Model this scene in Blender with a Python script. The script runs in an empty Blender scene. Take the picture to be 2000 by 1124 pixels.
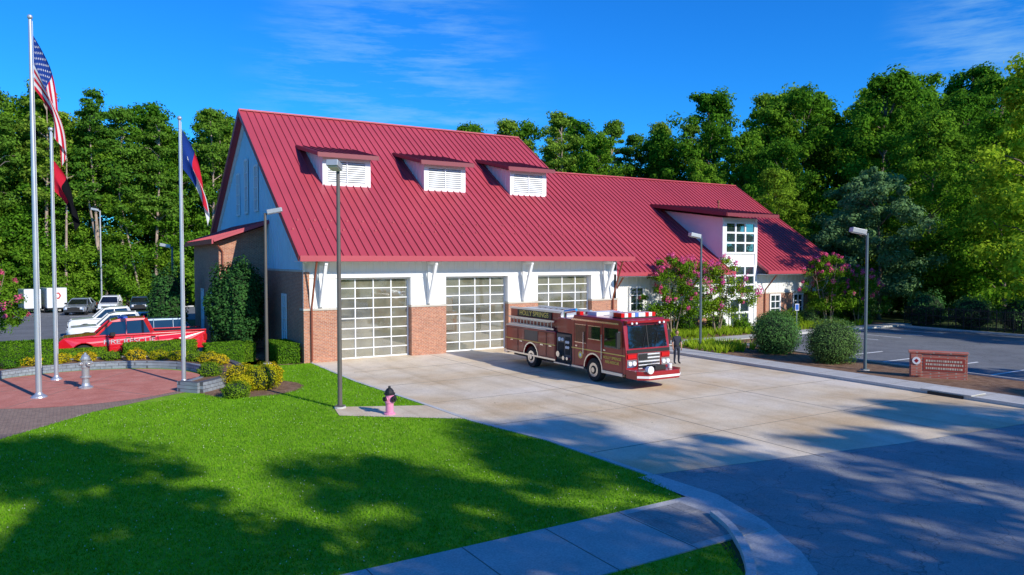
import bpy, math, numpy as np
from mathutils import Vector, Matrix
R=math.radians
scene=bpy.context.scene
scene.view_settings.view_transform='Standard'
scene.view_settings.look='None'
scene.view_settings.exposure=0
COL=scene.collection

# ------------------------------------------------------------------ materials
def nt(name):
    m=bpy.data.materials.new(name); m.use_nodes=True
    n=m.node_tree; return m,n.nodes,n.links,n.nodes['Principled BSDF']
def ramp(N,Lk,fac,stops):
    r=N.new('ShaderNodeValToRGB'); e=r.color_ramp.elements
    while len(e)<len(stops): e.new(0.5)
    for i,(p,c) in enumerate(stops):
        e[i].position=p; e[i].color=(*c,1)
    Lk.new(fac,r.inputs[0]); return r.outputs[0]
def mixc(N,Lk,fac,a,b,mode='MIX'):
    x=N.new('ShaderNodeMix'); x.data_type='RGBA'; x.blend_type=mode
    for s,v in ((x.inputs[0],fac),(x.inputs[6],a),(x.inputs[7],b)):
        if hasattr(v,'is_linked') or hasattr(v,'links'): Lk.new(v,s)
        elif isinstance(v,tuple): s.default_value=(*v,1)
        else: s.default_value=v
    return x.outputs[2]
def noise(N,Lk,scale,detail=5,vec=None,rough=.55):
    n=N.new('ShaderNodeTexNoise'); n.inputs['Scale'].default_value=scale
    n.inputs['Detail'].default_value=detail; n.inputs['Roughness'].default_value=rough
    if vec is not None: Lk.new(vec,n.inputs['Vector'])
    return n.outputs['Fac']
def pos(N):
    return N.new('ShaderNodeNewGeometry').outputs['Position']
def bump(N,Lk,b,h,strength=.3,dist=.02):
    x=N.new('ShaderNodeBump'); x.inputs['Strength'].default_value=strength; x.inputs['Distance'].default_value=dist
    Lk.new(h,x.inputs['Height']); Lk.new(x.outputs[0],b.inputs['Normal'])
def simple(name,c,rough=.6,metal=0,var=.12,scale=1.5,coat=0,spec=.5):
    m,N,Lk,b=nt(name)
    tc=N.new('ShaderNodeTexCoord').outputs['Object']
    n=noise(N,Lk,scale,5,tc)
    lo=tuple(max(0,x*(1-var)) for x in c); hi=tuple(min(1,x*(1+var)) for x in c)
    Lk.new(ramp(N,Lk,n,[(.3,lo),(.7,hi)]),b.inputs['Base Color'])
    b.inputs['Roughness'].default_value=rough; b.inputs['Metallic'].default_value=metal
    b.inputs['Specular IOR Level'].default_value=spec
    if coat: b.inputs['Coat Weight'].default_value=coat; b.inputs['Coat Roughness'].default_value=.05
    return m
def brickmat(name,c1,c2,mortar,bw=.21,rh=.075,ms=.01,mode='wall'):
    m,N,Lk,b=nt(name)
    s=N.new('ShaderNodeSeparateXYZ'); Lk.new(pos(N),s.inputs[0])
    cb=N.new('ShaderNodeCombineXYZ')
    if mode=='wall':
        a=N.new('ShaderNodeMath'); Lk.new(s.outputs[0],a.inputs[0]); Lk.new(s.outputs[1],a.inputs[1])
        Lk.new(a.outputs[0],cb.inputs[0]); Lk.new(s.outputs[2],cb.inputs[1])
    else:
        Lk.new(s.outputs[0],cb.inputs[0]); Lk.new(s.outputs[1],cb.inputs[1])
    t=N.new('ShaderNodeTexBrick'); Lk.new(cb.outputs[0],t.inputs['Vector'])
    t.inputs['Color1'].default_value=(*c1,1); t.inputs['Color2'].default_value=(*c2,1); t.inputs['Mortar'].default_value=(*mortar,1)
    t.inputs['Scale'].default_value=1; t.inputs['Mortar Size'].default_value=ms
    t.inputs['Brick Width'].default_value=bw; t.inputs['Row Height'].default_value=rh
    n=noise(N,Lk,2.2,6,pos(N))
    c=mixc(N,Lk,.4,t.outputs['Color'],ramp(N,Lk,n,[(.3,(.6,.6,.6)),(.7,(1.05,1.05,1.05))]),'MULTIPLY')
    n2=noise(N,Lk,9,2,cb.outputs[0])
    c=mixc(N,Lk,.35,c,ramp(N,Lk,n2,[(.35,(.5,.5,.5)),(.65,(1.3,1.25,1.2))]),'MULTIPLY')
    Lk.new(c,b.inputs['Base Color']); b.inputs['Roughness'].default_value=.85
    bump(N,Lk,b,t.outputs['Fac'],-.4,.01)
    return m
def leafmat(name,dark,light,trans=.3,nscale=.35,lo=.75,hi=1.3):
    m,N,Lk,b=nt(name); N.remove(b)
    g=N.new('ShaderNodeNewGeometry'); oi=N.new('ShaderNodeObjectInfo')
    n=noise(N,Lk,nscale,3,g.outputs['Position'])
    a=N.new('ShaderNodeMath'); a.operation='MULTIPLY_ADD'; a.inputs[1].default_value=.45
    Lk.new(g.outputs['Random Per Island'],a.inputs[0])
    a2=N.new('ShaderNodeMath'); a2.operation='MULTIPLY'; a2.inputs[1].default_value=.7; Lk.new(n,a2.inputs[0]); Lk.new(a2.outputs[0],a.inputs[2])
    c=ramp(N,Lk,a.outputs[0],[(.3,dark),(.85,light)])
    h=N.new('ShaderNodeHueSaturation'); Lk.new(c,h.inputs['Color'])
    v=N.new('ShaderNodeMapRange'); v.inputs[3].default_value=lo; v.inputs[4].default_value=hi
    Lk.new(oi.outputs['Random'],v.inputs[0]); Lk.new(v.outputs[0],h.inputs['Value'])
    v2=N.new('ShaderNodeMapRange'); v2.inputs[3].default_value=.525; v2.inputs[4].default_value=.475
    Lk.new(oi.outputs['Random'],v2.inputs[0]); Lk.new(v2.outputs[0],h.inputs['Hue'])
    d=N.new('ShaderNodeBsdfDiffuse'); t=N.new('ShaderNodeBsdfTranslucent'); mx=N.new('ShaderNodeMixShader')
    Lk.new(h.outputs[0],d.inputs[0]); Lk.new(h.outputs[0],t.inputs[0]); mx.inputs[0].default_value=trans
    Lk.new(d.outputs[0],mx.inputs[1]); Lk.new(t.outputs[0],mx.inputs[2])
    Lk.new(mx.outputs[0],N['Material Output'].inputs[0]); return m

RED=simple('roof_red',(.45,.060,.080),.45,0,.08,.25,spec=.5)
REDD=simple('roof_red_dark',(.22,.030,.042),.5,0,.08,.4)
WHITE=simple('white_siding',(.82,.81,.77),.6,0,.04,.8)
WHITE_SHADE=simple('white_siding_shaded',(.50,.74,.84),.6,0,.04,.8)  # white siding of the west gable, with its blue shade painted into the colour
TRIM=simple('white_trim',(.84,.84,.83),.5,0,.03)
BRICK=brickmat('brick',(.56,.21,.10),(.42,.135,.07),(.48,.40,.32))
BRICK2=brickmat('sign_brick',(.60,.16,.10),(.46,.10,.07),(.42,.32,.26))
STONE=simple('stone_cap',(.55,.5,.42),.8)
COPPER=simple('copper_downspout',(.28,.08,.045),.45,.2)
DARK=simple('dark',(.012,.012,.014),.5)
BLACK=simple('black_rubber',(.018,.018,.018),.8)
CHROME=simple('chrome',(.75,.76,.78),.18,1,.03)
SATIN=simple('satin_chrome',(.50,.50,.50),.3,.6,.05)
ALU=simple('aluminium',(.68,.70,.72),.35,.85,.05)
PANEL=simple('pump_panel_grey',(.10,.10,.105),.4,.5,.1)
STEEL=simple('galvanised_steel',(.50,.52,.55),.4,.6,.08)
BRONZE=simple('lamp_pole_paint',(.13,.115,.10),.5,.2,.1)
LAMPH=simple('lamp_head',(.40,.42,.43),.4,.3)
ENG=simple('fire_engine_red',(.31,.005,.010),.3,0,.05,coat=.6)
PICK=simple('pickup_red',(.62,.008,.02),.25,0,.05,coat=1)
GOLD=simple('gold_lettering',(.90,.62,.12),.5,0,.03)
LWHITE=simple('white_lettering',(.8,.8,.8),.5)
LGREY=simple('grey_lettering',(.50,.50,.52),.4,.2)
def glassmat(name,c,rough=.04,mixf=.3,mx_=.95):
    m,N,Lk,b=nt(name); N.remove(b)
    d=N.new('ShaderNodeBsdfDiffuse'); g=N.new('ShaderNodeBsdfGlossy'); mx=N.new('ShaderNodeMixShader')
    n=noise(N,Lk,.9,4,pos(N))
    Lk.new(ramp(N,Lk,n,[(.3,tuple(x*.6 for x in c)),(.7,tuple(x*1.3 for x in c))]),d.inputs[0])
    g.inputs['Roughness'].default_value=rough; g.inputs[0].default_value=(.9,.95,1,1)
    lw=N.new('ShaderNodeLayerWeight'); lw.inputs[0].default_value=.35
    mr=N.new('ShaderNodeMapRange'); mr.inputs[3].default_value=mixf; mr.inputs[4].default_value=mx_
    Lk.new(lw.outputs['Fresnel'],mr.inputs[0]); Lk.new(mr.outputs[0],mx.inputs[0])
    Lk.new(d.outputs[0],mx.inputs[1]); Lk.new(g.outputs[0],mx.inputs[2]); Lk.new(mx.outputs[0],N['Material Output'].inputs[0]); return m
DGLASS=glassmat('door_glass',(.20,.19,.13),.03,.30)
WGLASS=glassmat('window_glass',(.03,.05,.06),.03,.3)
CGLASS=glassmat('vehicle_glass',(.01,.012,.015),.03,.08,.45)
PINK=simple('hydrant_pink',(.75,.26,.42),.5,0,.15,6)
BARK=simple('bark',(.13,.10,.075),.9,0,.35,2)
PBARK=simple('pine_bark',(.36,.27,.21),.9,0,.35,2)
CRBARK=simple('crape_bark',(.30,.22,.16),.8,0,.2,3)
L_OAK=leafmat('foliage_broadleaf',(.055,.140,.012),(.22,.42,.030),.42,.25,.7,1.4)
L_LIME=leafmat('foliage_lime',(.12,.26,.012),(.34,.54,.035),.42)
L_PINE=leafmat('foliage_pine',(.06,.14,.016),(.22,.38,.040),.35)
L_GREY=leafmat('foliage_silver',(.14,.25,.09),(.34,.52,.20),.38)
L_HEDGE=leafmat('foliage_hedge',(.05,.13,.010),(.19,.35,.02),.25,1.5)
L_HOLLY=leafmat('foliage_holly',(.025,.075,.022),(.10,.22,.05),.2,1.2)
L_BUSH=leafmat('foliage_bush',(.045,.12,.030),(.15,.30,.08),.25,1.6,.95,1.1)
L_YEL=leafmat('foliage_gold',(.26,.26,.01),(.70,.56,.02),.25,2)
L_FLOW=leafmat('foliage_pink_bloom',(.65,.06,.20),(.95,.20,.38),.25,2,.95,1.05)
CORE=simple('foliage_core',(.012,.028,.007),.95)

# ------------------------------------------------------------------ mesh builder
class MB:
    def __init__(s): s.v=[];s.f=[];s.m=[]
    def add(s,v,f,mi=0):
        o=len(s.v); s.v+= [tuple(x) for x in v]; s.f+=[tuple(i+o for i in q) for q in f]; s.m+=[mi]*len(f)
    def box(s,x0,x1,y0,y1,z0,z1,mi=0):
        s.add([(x0,y0,z0),(x1,y0,z0),(x1,y1,z0),(x0,y1,z0),(x0,y0,z1),(x1,y0,z1),(x1,y1,z1),(x0,y1,z1)],
              [(0,3,2,1),(4,5,6,7),(0,1,5,4),(1,2,6,5),(2,3,7,6),(3,0,4,7)],mi)
    def beam(s,p0,p1,w,h,mi=0,up=(0,0,1)):
        p0=Vector(p0);p1=Vector(p1);d=(p1-p0).normalized();u=Vector(up)
        if abs(d.dot(u))>.98:u=Vector((0,1,0))
        r=d.cross(u).normalized();u=r.cross(d)
        a=r*w/2;b=u*h/2
        vs=[p0-a-b,p0+a-b,p0+a+b,p0-a+b,p1-a-b,p1+a-b,p1+a+b,p1-a+b]
        s.add(vs,[(0,1,2,3),(7,6,5,4),(0,4,5,1),(1,5,6,2),(2,6,7,3),(3,7,4,0)],mi)
    def strip(s,pts,w,z0,z1,mi=0):
        P=[Vector((p[0],p[1])) for p in pts];n=len(P);vs=[]
        for i,p in enumerate(P):
            a=(P[i]-P[i-1]).normalized() if i>0 else None
            b=(P[i+1]-P[i]).normalized() if i<n-1 else None
            a=a or b;b=b or a
            t=(a+b).normalized();nn=Vector((-t.y,t.x));k=1/max(.5,nn.dot(Vector((-a.y,a.x))))
            o=nn*(w/2*k)
            for q in(p-o,p+o):
                for z in(z0,z1):vs.append((q.x,q.y,z))
        fs=[]
        for i in range(n-1):
            a=4*i;b=a+4
            fs+=[(a+1,b+1,b+3,a+3),(a,b,b+1,a+1),(a+2,a+3,b+3,b+2)]
        fs+=[(0,1,3,2),(4*n-4,4*n-2,4*n-1,4*n-3)]
        s.add(vs,fs,mi)
    def cyl(s,p0,p1,r0,r1=None,n=10,mi=0,cap=True):
        if r1 is None:r1=r0
        p0=Vector(p0);p1=Vector(p1);d=(p1-p0).normalized()
        u=Vector((0,0,1)) if abs(d.z)<.9 else Vector((1,0,0))
        a=d.cross(u).normalized();b=d.cross(a)
        vs=[]
        for p,r in((p0,r0),(p1,r1)):
            for i in range(n):
                t=2*math.pi*i/n; vs.append(p+a*math.cos(t)*r+b*math.sin(t)*r)
        fs=[(i,(i+1)%n,n+(i+1)%n,n+i) for i in range(n)]
        if cap: fs+=[tuple(range(n-1,-1,-1)),tuple(range(n,2*n))]
        s.add(vs,fs,mi)
    def lathe(s,c,prof,n=14,mi=0):
        c=Vector(c);vs=[];k=len(prof)
        for r,z in prof:
            for i in range(n):
                t=2*math.pi*i/n;vs.append((c.x+r*math.cos(t),c.y+r*math.sin(t),c.z+z))
        fs=[(j*n+i,j*n+(i+1)%n,(j+1)*n+(i+1)%n,(j+1)*n+i) for j in range(k-1) for i in range(n)]
        fs+=[tuple(range((k-1)*n,k*n)),tuple(range(n-1,-1,-1))]
        s.add(vs,fs,mi)
    def ell(s,c,r,n=12,k=8,mi=0):
        prof=[(max(.001,math.sin(math.pi*j/k)),-math.cos(math.pi*j/k)) for j in range(k+1)]
        vs=[];c=Vector(c)
        for a,z in prof:
            for i in range(n):
                t=2*math.pi*i/n;vs.append((c.x+r[0]*a*math.cos(t),c.y+r[1]*a*math.sin(t),c.z+r[2]*z))
        s.add(vs,[(j*n+i,j*n+(i+1)%n,(j+1)*n+(i+1)%n,(j+1)*n+i) for j in range(k) for i in range(n)],mi)
    def prism(s,poly,w0,w1,axis='x',mi=0):
        n=len(poly);vs=[]
        for w in(w0,w1):
            for a,z in poly:
                ww=w(a,z) if callable(w) else w
                vs.append((ww,a,z) if axis=='x' else (a,ww,z))
        fs=[(i,(i+1)%n,n+(i+1)%n,n+i) for i in range(n)]+[tuple(range(n-1,-1,-1)),tuple(range(n,2*n))]
        s.add(vs,fs,mi)
    def slab(s,p,th,mi=0):
        p=[Vector(q) for q in p];nn=(p[1]-p[0]).cross(p[3]-p[0]).normalized()
        if nn.z<0:nn=-nn
        vs=p+[q-nn*th for q in p]
        s.add(vs,[(0,1,2,3),(7,6,5,4),(0,4,5,1),(1,5,6,2),(2,6,7,3),(3,7,4,0)],mi)
    def flat(s,poly,z,mi=0): s.add([(x,y,z) for x,y in poly],[tuple(range(len(poly)))],mi)
    def build(s,name,mats,parent=None,bevel=0,smooth=False,fix=True,segs=2):
        me=bpy.data.meshes.new(name); me.from_pydata(s.v,[],s.f)
        for m in mats: me.materials.append(m)
        me.polygons.foreach_set('material_index',s.m)
        if smooth: me.polygons.foreach_set('use_smooth',[True]*len(s.f))
        me.update()
        if fix:
            import bmesh
            b=bmesh.new();b.from_mesh(me);bmesh.ops.recalc_face_normals(b,faces=b.faces);b.to_mesh(me);b.free()
        o=bpy.data.objects.new(name,me);COL.objects.link(o)
        if parent:o.parent=parent
        if bevel:
            bm=o.modifiers.new('bevel','BEVEL');bm.width=bevel;bm.segments=segs;bm.limit_method='ANGLE';bm.angle_limit=R(35)
        return o
def empty(name,loc=(0,0,0),rz=0):
    e=bpy.data.objects.new(name,None);COL.objects.link(e);e.location=loc;e.rotation_euler=(0,0,rz);return e
def text(s,loc,rot,size,mat,parent,name,align='CENTER',ext=.004,sx=1,off=.016):
    c=bpy.data.curves.new(name,'FONT');c.body=s;c.size=size;c.extrude=ext;c.align_x=align;c.align_y='CENTER';c.offset=off*size
    t=bpy.data.objects.new(name+'_c',c);COL.objects.link(t)
    bpy.context.view_layer.update()
    me=bpy.data.meshes.new_from_object(t);bpy.data.objects.remove(t)
    me.materials.clear();me.materials.append(mat)
    o=bpy.data.objects.new(name,me);COL.objects.link(o);o.location=loc;o.rotation_euler=rot;o.scale=(sx,1,1)
    if parent:o.parent=parent
    return o

# ------------------------------------------------------------------ foliage (numpy)
def quad_mesh(name,V,F,MI,mats):
    me=bpy.data.meshes.new(name);k=F.shape[1]
    me.vertices.add(len(V));me.vertices.foreach_set('co',V.astype(np.float32).ravel())
    me.loops.add(F.size);me.loops.foreach_set('vertex_index',F.astype(np.int32).ravel())
    me.polygons.add(len(F));me.polygons.foreach_set('loop_start',np.arange(0,F.size,k,dtype=np.int32))
    me.polygons.foreach_set('loop_total',np.full(len(F),k,dtype=np.int32))
    for m in mats:me.materials.append(m)
    me.polygons.foreach_set('material_index',MI.astype(np.int32))
    me.update(calc_edges=True);me.validate();return me
def unit(a): return a/np.maximum(np.linalg.norm(a,axis=1,keepdims=True),1e-6)
def cards(rng,P,Nn,size,asp=.62):
    n=len(P);t=unit(np.cross(Nn,rng.normal(size=(n,3))));b=unit(np.cross(Nn,t))
    s=(size*(.6+.8*rng.random((n,1))))
    V=np.stack([P+t*s*.5,P+b*s*.5*asp,P-t*s*.5,P-b*s*.5*asp],1).reshape(-1,3)
    F=np.arange(4*n).reshape(-1,4);return V,F
def clump_leaves(rng,C,Rr,n,size,squash=.75,rnd=.7):
    C=np.repeat(C,n,0);Rr=np.repeat(Rr,n)[:,None]
    d=unit(rng.normal(size=C.shape));rad=Rr*(.40+.85*rng.random(Rr.shape))
    P=C+d*rad*np.array([1,1,squash]);Nn=unit(d+rng.normal(size=C.shape)*rnd*.6+np.array([0,0,.35]))
    return cards(rng,P,Nn,size)
def tube(path,rad,n=6):
    V=[];F=[];path=[Vector(p) for p in path]
    for i,(p,r) in enumerate(zip(path,rad)):
        d=(path[min(i+1,len(path)-1)]-path[max(i-1,0)]).normalized()
        u=Vector((1,0,0)) if abs(d.x)<.8 else Vector((0,1,0))
        a=d.cross(u).normalized();b=d.cross(a)
        for k in range(n):
            t=2*math.pi*k/n;V.append(p+a*math.cos(t)*r+b*math.sin(t)*r)
    for i in range(len(path)-1):
        for k in range(n):F.append((i*n+k,i*n+(k+1)%n,(i+1)*n+(k+1)%n,(i+1)*n+k))
    return np.array(V),np.array(F)
def tree_mesh(name,seed,H,cr,base,nclump,nleaf,leaf,clr,leafm,bark,kind='oak',trunk_r=None,flower=None,stems=1):
    rng=np.random.default_rng(seed);parts=[];tr=trunk_r or H*.014
    C=[];Rr=[]
    while len(C)<nclump:
        h=rng.random();a=rng.random()*2*math.pi
        if kind=='oak': prof=(math.sin(math.pi*(h*.84+.12))**.6)*(1-.28*h)
        elif kind=='pine': prof=(1-h)**.6*.9+.12
        elif kind=='cone': prof=(1-h)**.8+.08
        else: prof=.55+.45*math.sin(math.pi*min(1,h+.1))
        lob=1+.25*math.sin(3*a+seed+h*3)+.18*math.sin(5*a+h*9+seed*2)
        r=cr*prof*lob*(rng.random()**.42)
        z=base+(H-base)*h
        C.append((r*math.cos(a),r*math.sin(a),z));Rr.append(clr*(.5+1.0*rng.random()**1.5)*(1-.30*h))
    C=np.array(C);Rr=np.array(Rr)
    trunks=[]
    for s in range(stems):
        ang=2*math.pi*s/stems+.5;off=0 if stems==1 else .18
        path=[];px=off*math.cos(ang);py=off*math.sin(ang);top=H*(.93 if kind!='oak' else .8)
        k=8
        for i in range(k+1):
            f=i/k
            spread=0 if stems==1 else cr*.5*f
            path.append((px+math.cos(ang)*spread+.012*H*math.sin(2.5*f*2+seed),py+math.sin(ang)*spread+.01*H*math.sin(3.1*f+seed*1.7)-.01*H*math.sin(seed*1.7),top*f))
        rad=[tr*(1.25 if i==0 else 1)*(1-.85*i/k) for i in range(k+1)]
        parts.append((*tube(path,rad,7),0));trunks.append(path)
    idx=rng.choice(len(C),min(len(C),26 if stems==1 else 10),replace=False)
    for i in idx:
        c=C[i];p=trunks[rng.integers(len(trunks))]
        zt=max(base*.7,c[2]-(.35 if kind!='pine' else .08)*np.hypot(c[0],c[1])-.03*H);zt=min(zt,p[-1][2])
        f=zt/p[-1][2]*(len(p)-1);j=int(min(f,len(p)-2));q=np.array(p[j])*(1-(f-j))+np.array(p[j+1])*(f-j)
        mid=(q+c)/2+np.array([0,0,.02*H])
        parts.append((*tube([q,mid,c],[tr*.32,tr*.2,tr*.06],5),0))
    V,F=clump_leaves(rng,C,Rr,nleaf,leaf,.72 if kind!='pine' else .5)
    parts.append((V,F,1))
    if flower:
        top=np.argsort(C[:,2]+rng.normal(size=len(C))*.25*H*.3)[-int(len(C)*.62):]
        d=unit(C[top]-np.array([0,0,base+(H-base)*.4]))
        V,F=clump_leaves(rng,C[top]+d*Rr[top][:,None]*.9,Rr[top]*.38,60,leaf*.9,1.2);parts.append((V,F,2))
    VV=[];FF=[];MI=[];o=0
    for V,F,mi in parts:
        VV.append(V);FF.append(F+o);o+=len(V);MI.append(np.full(len(F),mi))
    return quad_mesh(name,np.concatenate(VV),np.concatenate(FF),np.concatenate(MI),[bark,leafm]+([flower] if flower else []))
def inst(name,me,x,y,s=1,rz=0,parent=None,sz=None,z=0):
    o=bpy.data.objects.new(name,me);COL.objects.link(o);o.location=(x,y,z);o.rotation_euler=(0,0,rz)
    o.scale=(s,s,sz or s)
    if parent:o.parent=parent
    return o
def shrub(name,c,r,n,leaf,mat,seed=0,box=False,lump=.12):
    rng=np.random.default_rng(seed);c=np.array(c,float);r=np.array(r,float)
    if box:
        P=rng.uniform(-1,1,size=(n,3));ax=rng.choice(3,n,p=r[[1,0,0]]*r[[2,2,1]]/np.sum(r[[1,0,0]]*r[[2,2,1]]))
        sg=rng.choice([-1,1],n);P[np.arange(n),ax]=sg;D=np.zeros((n,3));D[np.arange(n),ax]=sg
        P=P*(.91+.13*rng.random((n,1)))
    else:
        D=unit(rng.normal(size=(n,3)));
        w=1+lump*np.sin(D[:,0]*5+seed)*np.cos(D[:,1]*4+seed*2)+lump*.6*np.sin(D[:,2]*7+D[:,0]*6)
        P=D*w[:,None]*(.82+.24*rng.random((n,1))**1.5)
    P=P*r+c
    keep=P[:,2]>.01;P=P[keep];D=D[keep]
    V,F=cards(rng,P,unit(D+rng.normal(size=P.shape)*.55+np.array([0,0,.15])),leaf)
    m=MB()
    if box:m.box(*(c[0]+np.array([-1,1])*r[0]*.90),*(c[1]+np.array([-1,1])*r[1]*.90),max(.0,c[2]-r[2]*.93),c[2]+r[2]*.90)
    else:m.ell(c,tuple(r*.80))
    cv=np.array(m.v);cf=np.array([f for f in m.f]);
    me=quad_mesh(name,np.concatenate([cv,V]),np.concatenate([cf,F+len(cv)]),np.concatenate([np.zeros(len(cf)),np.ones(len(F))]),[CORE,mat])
    o=bpy.data.objects.new(name,me);COL.objects.link(o);return o

# ------------------------------------------------------------------ ground
def groundmat(name,stops,scale,bscale=30,bs=.3,bd=.02,extra=None,rough=.9,lo=.62):
    m,N,Lk,b=nt(name);p=pos(N)
    n=noise(N,Lk,scale,8,p,.62);c=ramp(N,Lk,n,stops)
    n2=noise(N,Lk,bscale,4,p)
    c=mixc(N,Lk,.6,c,ramp(N,Lk,n2,[(.3,(lo,lo,lo)),(.7,(1.25,1.25,1.25))]),'MULTIPLY')
    if extra:c=extra(N,Lk,p,c)
    Lk.new(c,b.inputs['Base Color']);b.inputs['Roughness'].default_value=rough;b.inputs['Specular IOR Level'].default_value=.25
    bump(N,Lk,b,n2,bs,bd);return m
def stains(N,Lk,p,c):
    n=noise(N,Lk,.20,5,p,.55)
    c=mixc(N,Lk,1.0,c,ramp(N,Lk,n,[(.34,(.90,.76,.57)),(.5,(1,.95,.85)),(.65,(1.04,1.04,1.04))]),'MULTIPLY')
    n=noise(N,Lk,1.3,5,p,.7)
    c=mixc(N,Lk,.6,c,ramp(N,Lk,n,[(.30,(.80,.77,.72)),(.46,(1,1,1))]),'MULTIPLY')
    mp=N.new('ShaderNodeMapping');mp.inputs['Scale'].default_value=(1.4,.07,1);Lk.new(p,mp.inputs[0])
    n=noise(N,Lk,1.0,4,mp.outputs[0],.6)
    c=mixc(N,Lk,.7,c,ramp(N,Lk,n,[(.36,(.84,.82,.79)),(.5,(1,1,1))]),'MULTIPLY')
    n=noise(N,Lk,3.5,3,p,.5)
    return mixc(N,Lk,1.0,c,ramp(N,Lk,n,[(.22,(.5,.48,.45)),(.27,(1,1,1))]),'MULTIPLY')
def cracks(N,Lk,p,c):
    nn=N.new('ShaderNodeTexNoise');nn.inputs['Scale'].default_value=1.6;nn.inputs['Detail'].default_value=4;Lk.new(p,nn.inputs['Vector'])
    a=N.new('ShaderNodeVectorMath');Lk.new(p,a.inputs[0]);Lk.new(nn.outputs['Color'],a.inputs[1])
    for sc,w,d in((.55,.012,.6),(2.1,.03,.78)):
        v=N.new('ShaderNodeTexVoronoi');v.feature='DISTANCE_TO_EDGE';v.inputs['Scale'].default_value=sc;Lk.new(a.outputs[0],v.inputs['Vector'])
        c=mixc(N,Lk,1.0,c,ramp(N,Lk,v.outputs['Distance'],[(.0,(d,d,d)),(w,(1,1,1))]),'MULTIPLY')
    return c
def lawnx(N,Lk,p,c):
    n=noise(N,Lk,2.4,6,p,.7)
    return mixc(N,Lk,1.0,c,ramp(N,Lk,n,[(.35,(.70,.82,.7)),(.65,(1.25,1.10,1.1))]),'MULTIPLY')
G_SOIL=groundmat('forest_floor',[(.3,(.035,.06,.014)),(.7,(.08,.12,.03))],.3,5)
G_LAWN=groundmat('lawn_grass',[(.3,(.15,.32,.010)),(.5,(.20,.40,.013)),(.72,(.26,.46,.02))],.35,14,.9,.05,lawnx)
G_CONC=groundmat('apron_concrete',[(.3,(.60,.51,.39)),(.7,(.76,.67,.54))],.5,25,.1,.01,stains,lo=.82)
G_WALK=groundmat('sidewalk_concrete',[(.3,(.42,.41,.38)),(.7,(.56,.54,.50))],.8,25,.15,.01)
G_RAMP=groundmat('ramp_concrete',[(.3,(.27,.26,.24)),(.7,(.38,.36,.33))],1.4,20,.2,.01)
G_KERB=groundmat('kerb_concrete',[(.3,(.50,.49,.46)),(.7,(.62,.60,.56))],1.2,25,.15,.01)
G_ASPH=groundmat('asphalt',[(.3,(.29,.29,.28)),(.7,(.38,.38,.37))],.7,40,.5,.02,cracks)
G_LOT=groundmat('lot_asphalt',[(.3,(.15,.155,.16)),(.7,(.22,.225,.23))],.5,40,.4,.02,cracks)
G_MULCH=groundmat('mulch',[(.3,(.16,.08,.04)),(.7,(.34,.21,.13))],3,30,.8,.05)
G_REDC=groundmat('red_concrete',[(.3,(.50,.16,.11)),(.7,(.66,.27,.20))],1.2,25,.1,.01)
PAVER=brickmat('brick_pavers',(.40,.27,.19),(.32,.20,.14),(.18,.14,.10),.22,.11,.012,'floor')
JOINT=simple('joint',(.20,.17,.14),.9)
PAINT=simple('road_paint',(.75,.75,.73),.7,0,.1,5)
def sheet(name,polys,z,mat):
    m=MB()
    for p in polys:m.flat(p,z)
    o=m.build(name,[mat]);return o
sheet('ground',[[(-500,-400),(500,-400),(500,600),(-500,600)]],0,G_SOIL)
sheet('lawn',[[(-80,-31.2),(-1.2,-31.2),(1.3,-26.9),(1.9,-25),(1.8,-20.6),(1.1,-17),(.95,-14),(.45,-7),(.45,0),(0,0),(0,8),(-2.9,8),(-2.9,30),(-3.9,30),(-3.9,5.6),(-80,5.6)]],.006,G_LAWN)
sheet('parking_lot_left',[[(-90,5.6),(-3.9,5.6),(-3.9,34),(2,34),(2,54),(-90,54)]],.012,G_LOT)
apron=[(.45,.38),(.45,-7),(.95,-14),(1.1,-17),(1.8,-20.6),(2.05,-25),(5.6,-25.6),(10.4,-26.4),(16.4,-27),(19.4,-27.3),(19.42,-23),(19.42,-10),(19.9,-5),(20.8,-1),(21.4,.38)]
sheet('concrete_apron',[apron],.016,G_CONC)
sheet('road',[[(-120,-31.9),(-3,-31.7),(-1,-31.6),(.41,-31),(1.0,-30.2),(1.7,-28.8),(2.2,-27),(2.05,-25.0),(5.6,-25.6),(10.4,-26.4),(16.4,-27),(19.4,-27.3),(20,-30),(22,-33),(26,-35),(140,-35),(140,-70),(-120,-70)]],.012,G_ASPH)
m=MB()
for xx in (7.2,13.4):m.box(xx,xx+.025,-26.2,.3,.0,.0205)
for yy in (-4.5,-9,-13.5,-18,-22.5):m.box(1.9 if yy<-18 else 1.2,19.4,yy,yy+.025,0,.0225)
m.build('apron_joints',[JOINT])
m=MB()
inner=[(1.5,-25.0),(1.45,-26.9),(1.15,-28),(.55,-29.1),(-.25,-30.2),(-1.1,-31),(-3,-31.25),(-80,-31.3)]
outer=[(2.05,-25.0),(2.2,-27),(1.7,-28.8),(1.0,-30.2),(.41,-31),(-1,-31.6),(-3,-31.72),(-80,-31.9)]
for i in range(len(inner)-1):
    m.flat([inner[i],outer[i],outer[i+1],inner[i+1]],.02)
m.build('gutter',[G_KERB])
m=MB()
m.strip([(1.02,-28.0),(.88,-28.35),(.68,-28.78),(.42,-29.18),(.08,-29.65),(-.28,-30.07),(-.70,-30.5),(-1.15,-30.82),(-1.7,-31.02),(-3,-31.12),(-80,-31.17)],.17,-.05,.14)
m.build('kerb_near',[G_KERB])
m=MB();m.box(-80,1.42,-29.1,-26.75,0,.03)
sw=m.build('sidewalk_near',[G_WALK])
m=MB()
for i in range(40):
    x=-.6-i*1.9;m.box(x,x+.025,-29.1,-26.75,0,.034)
m.build('sidewalk_joints',[JOINT])
m=MB()
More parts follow.
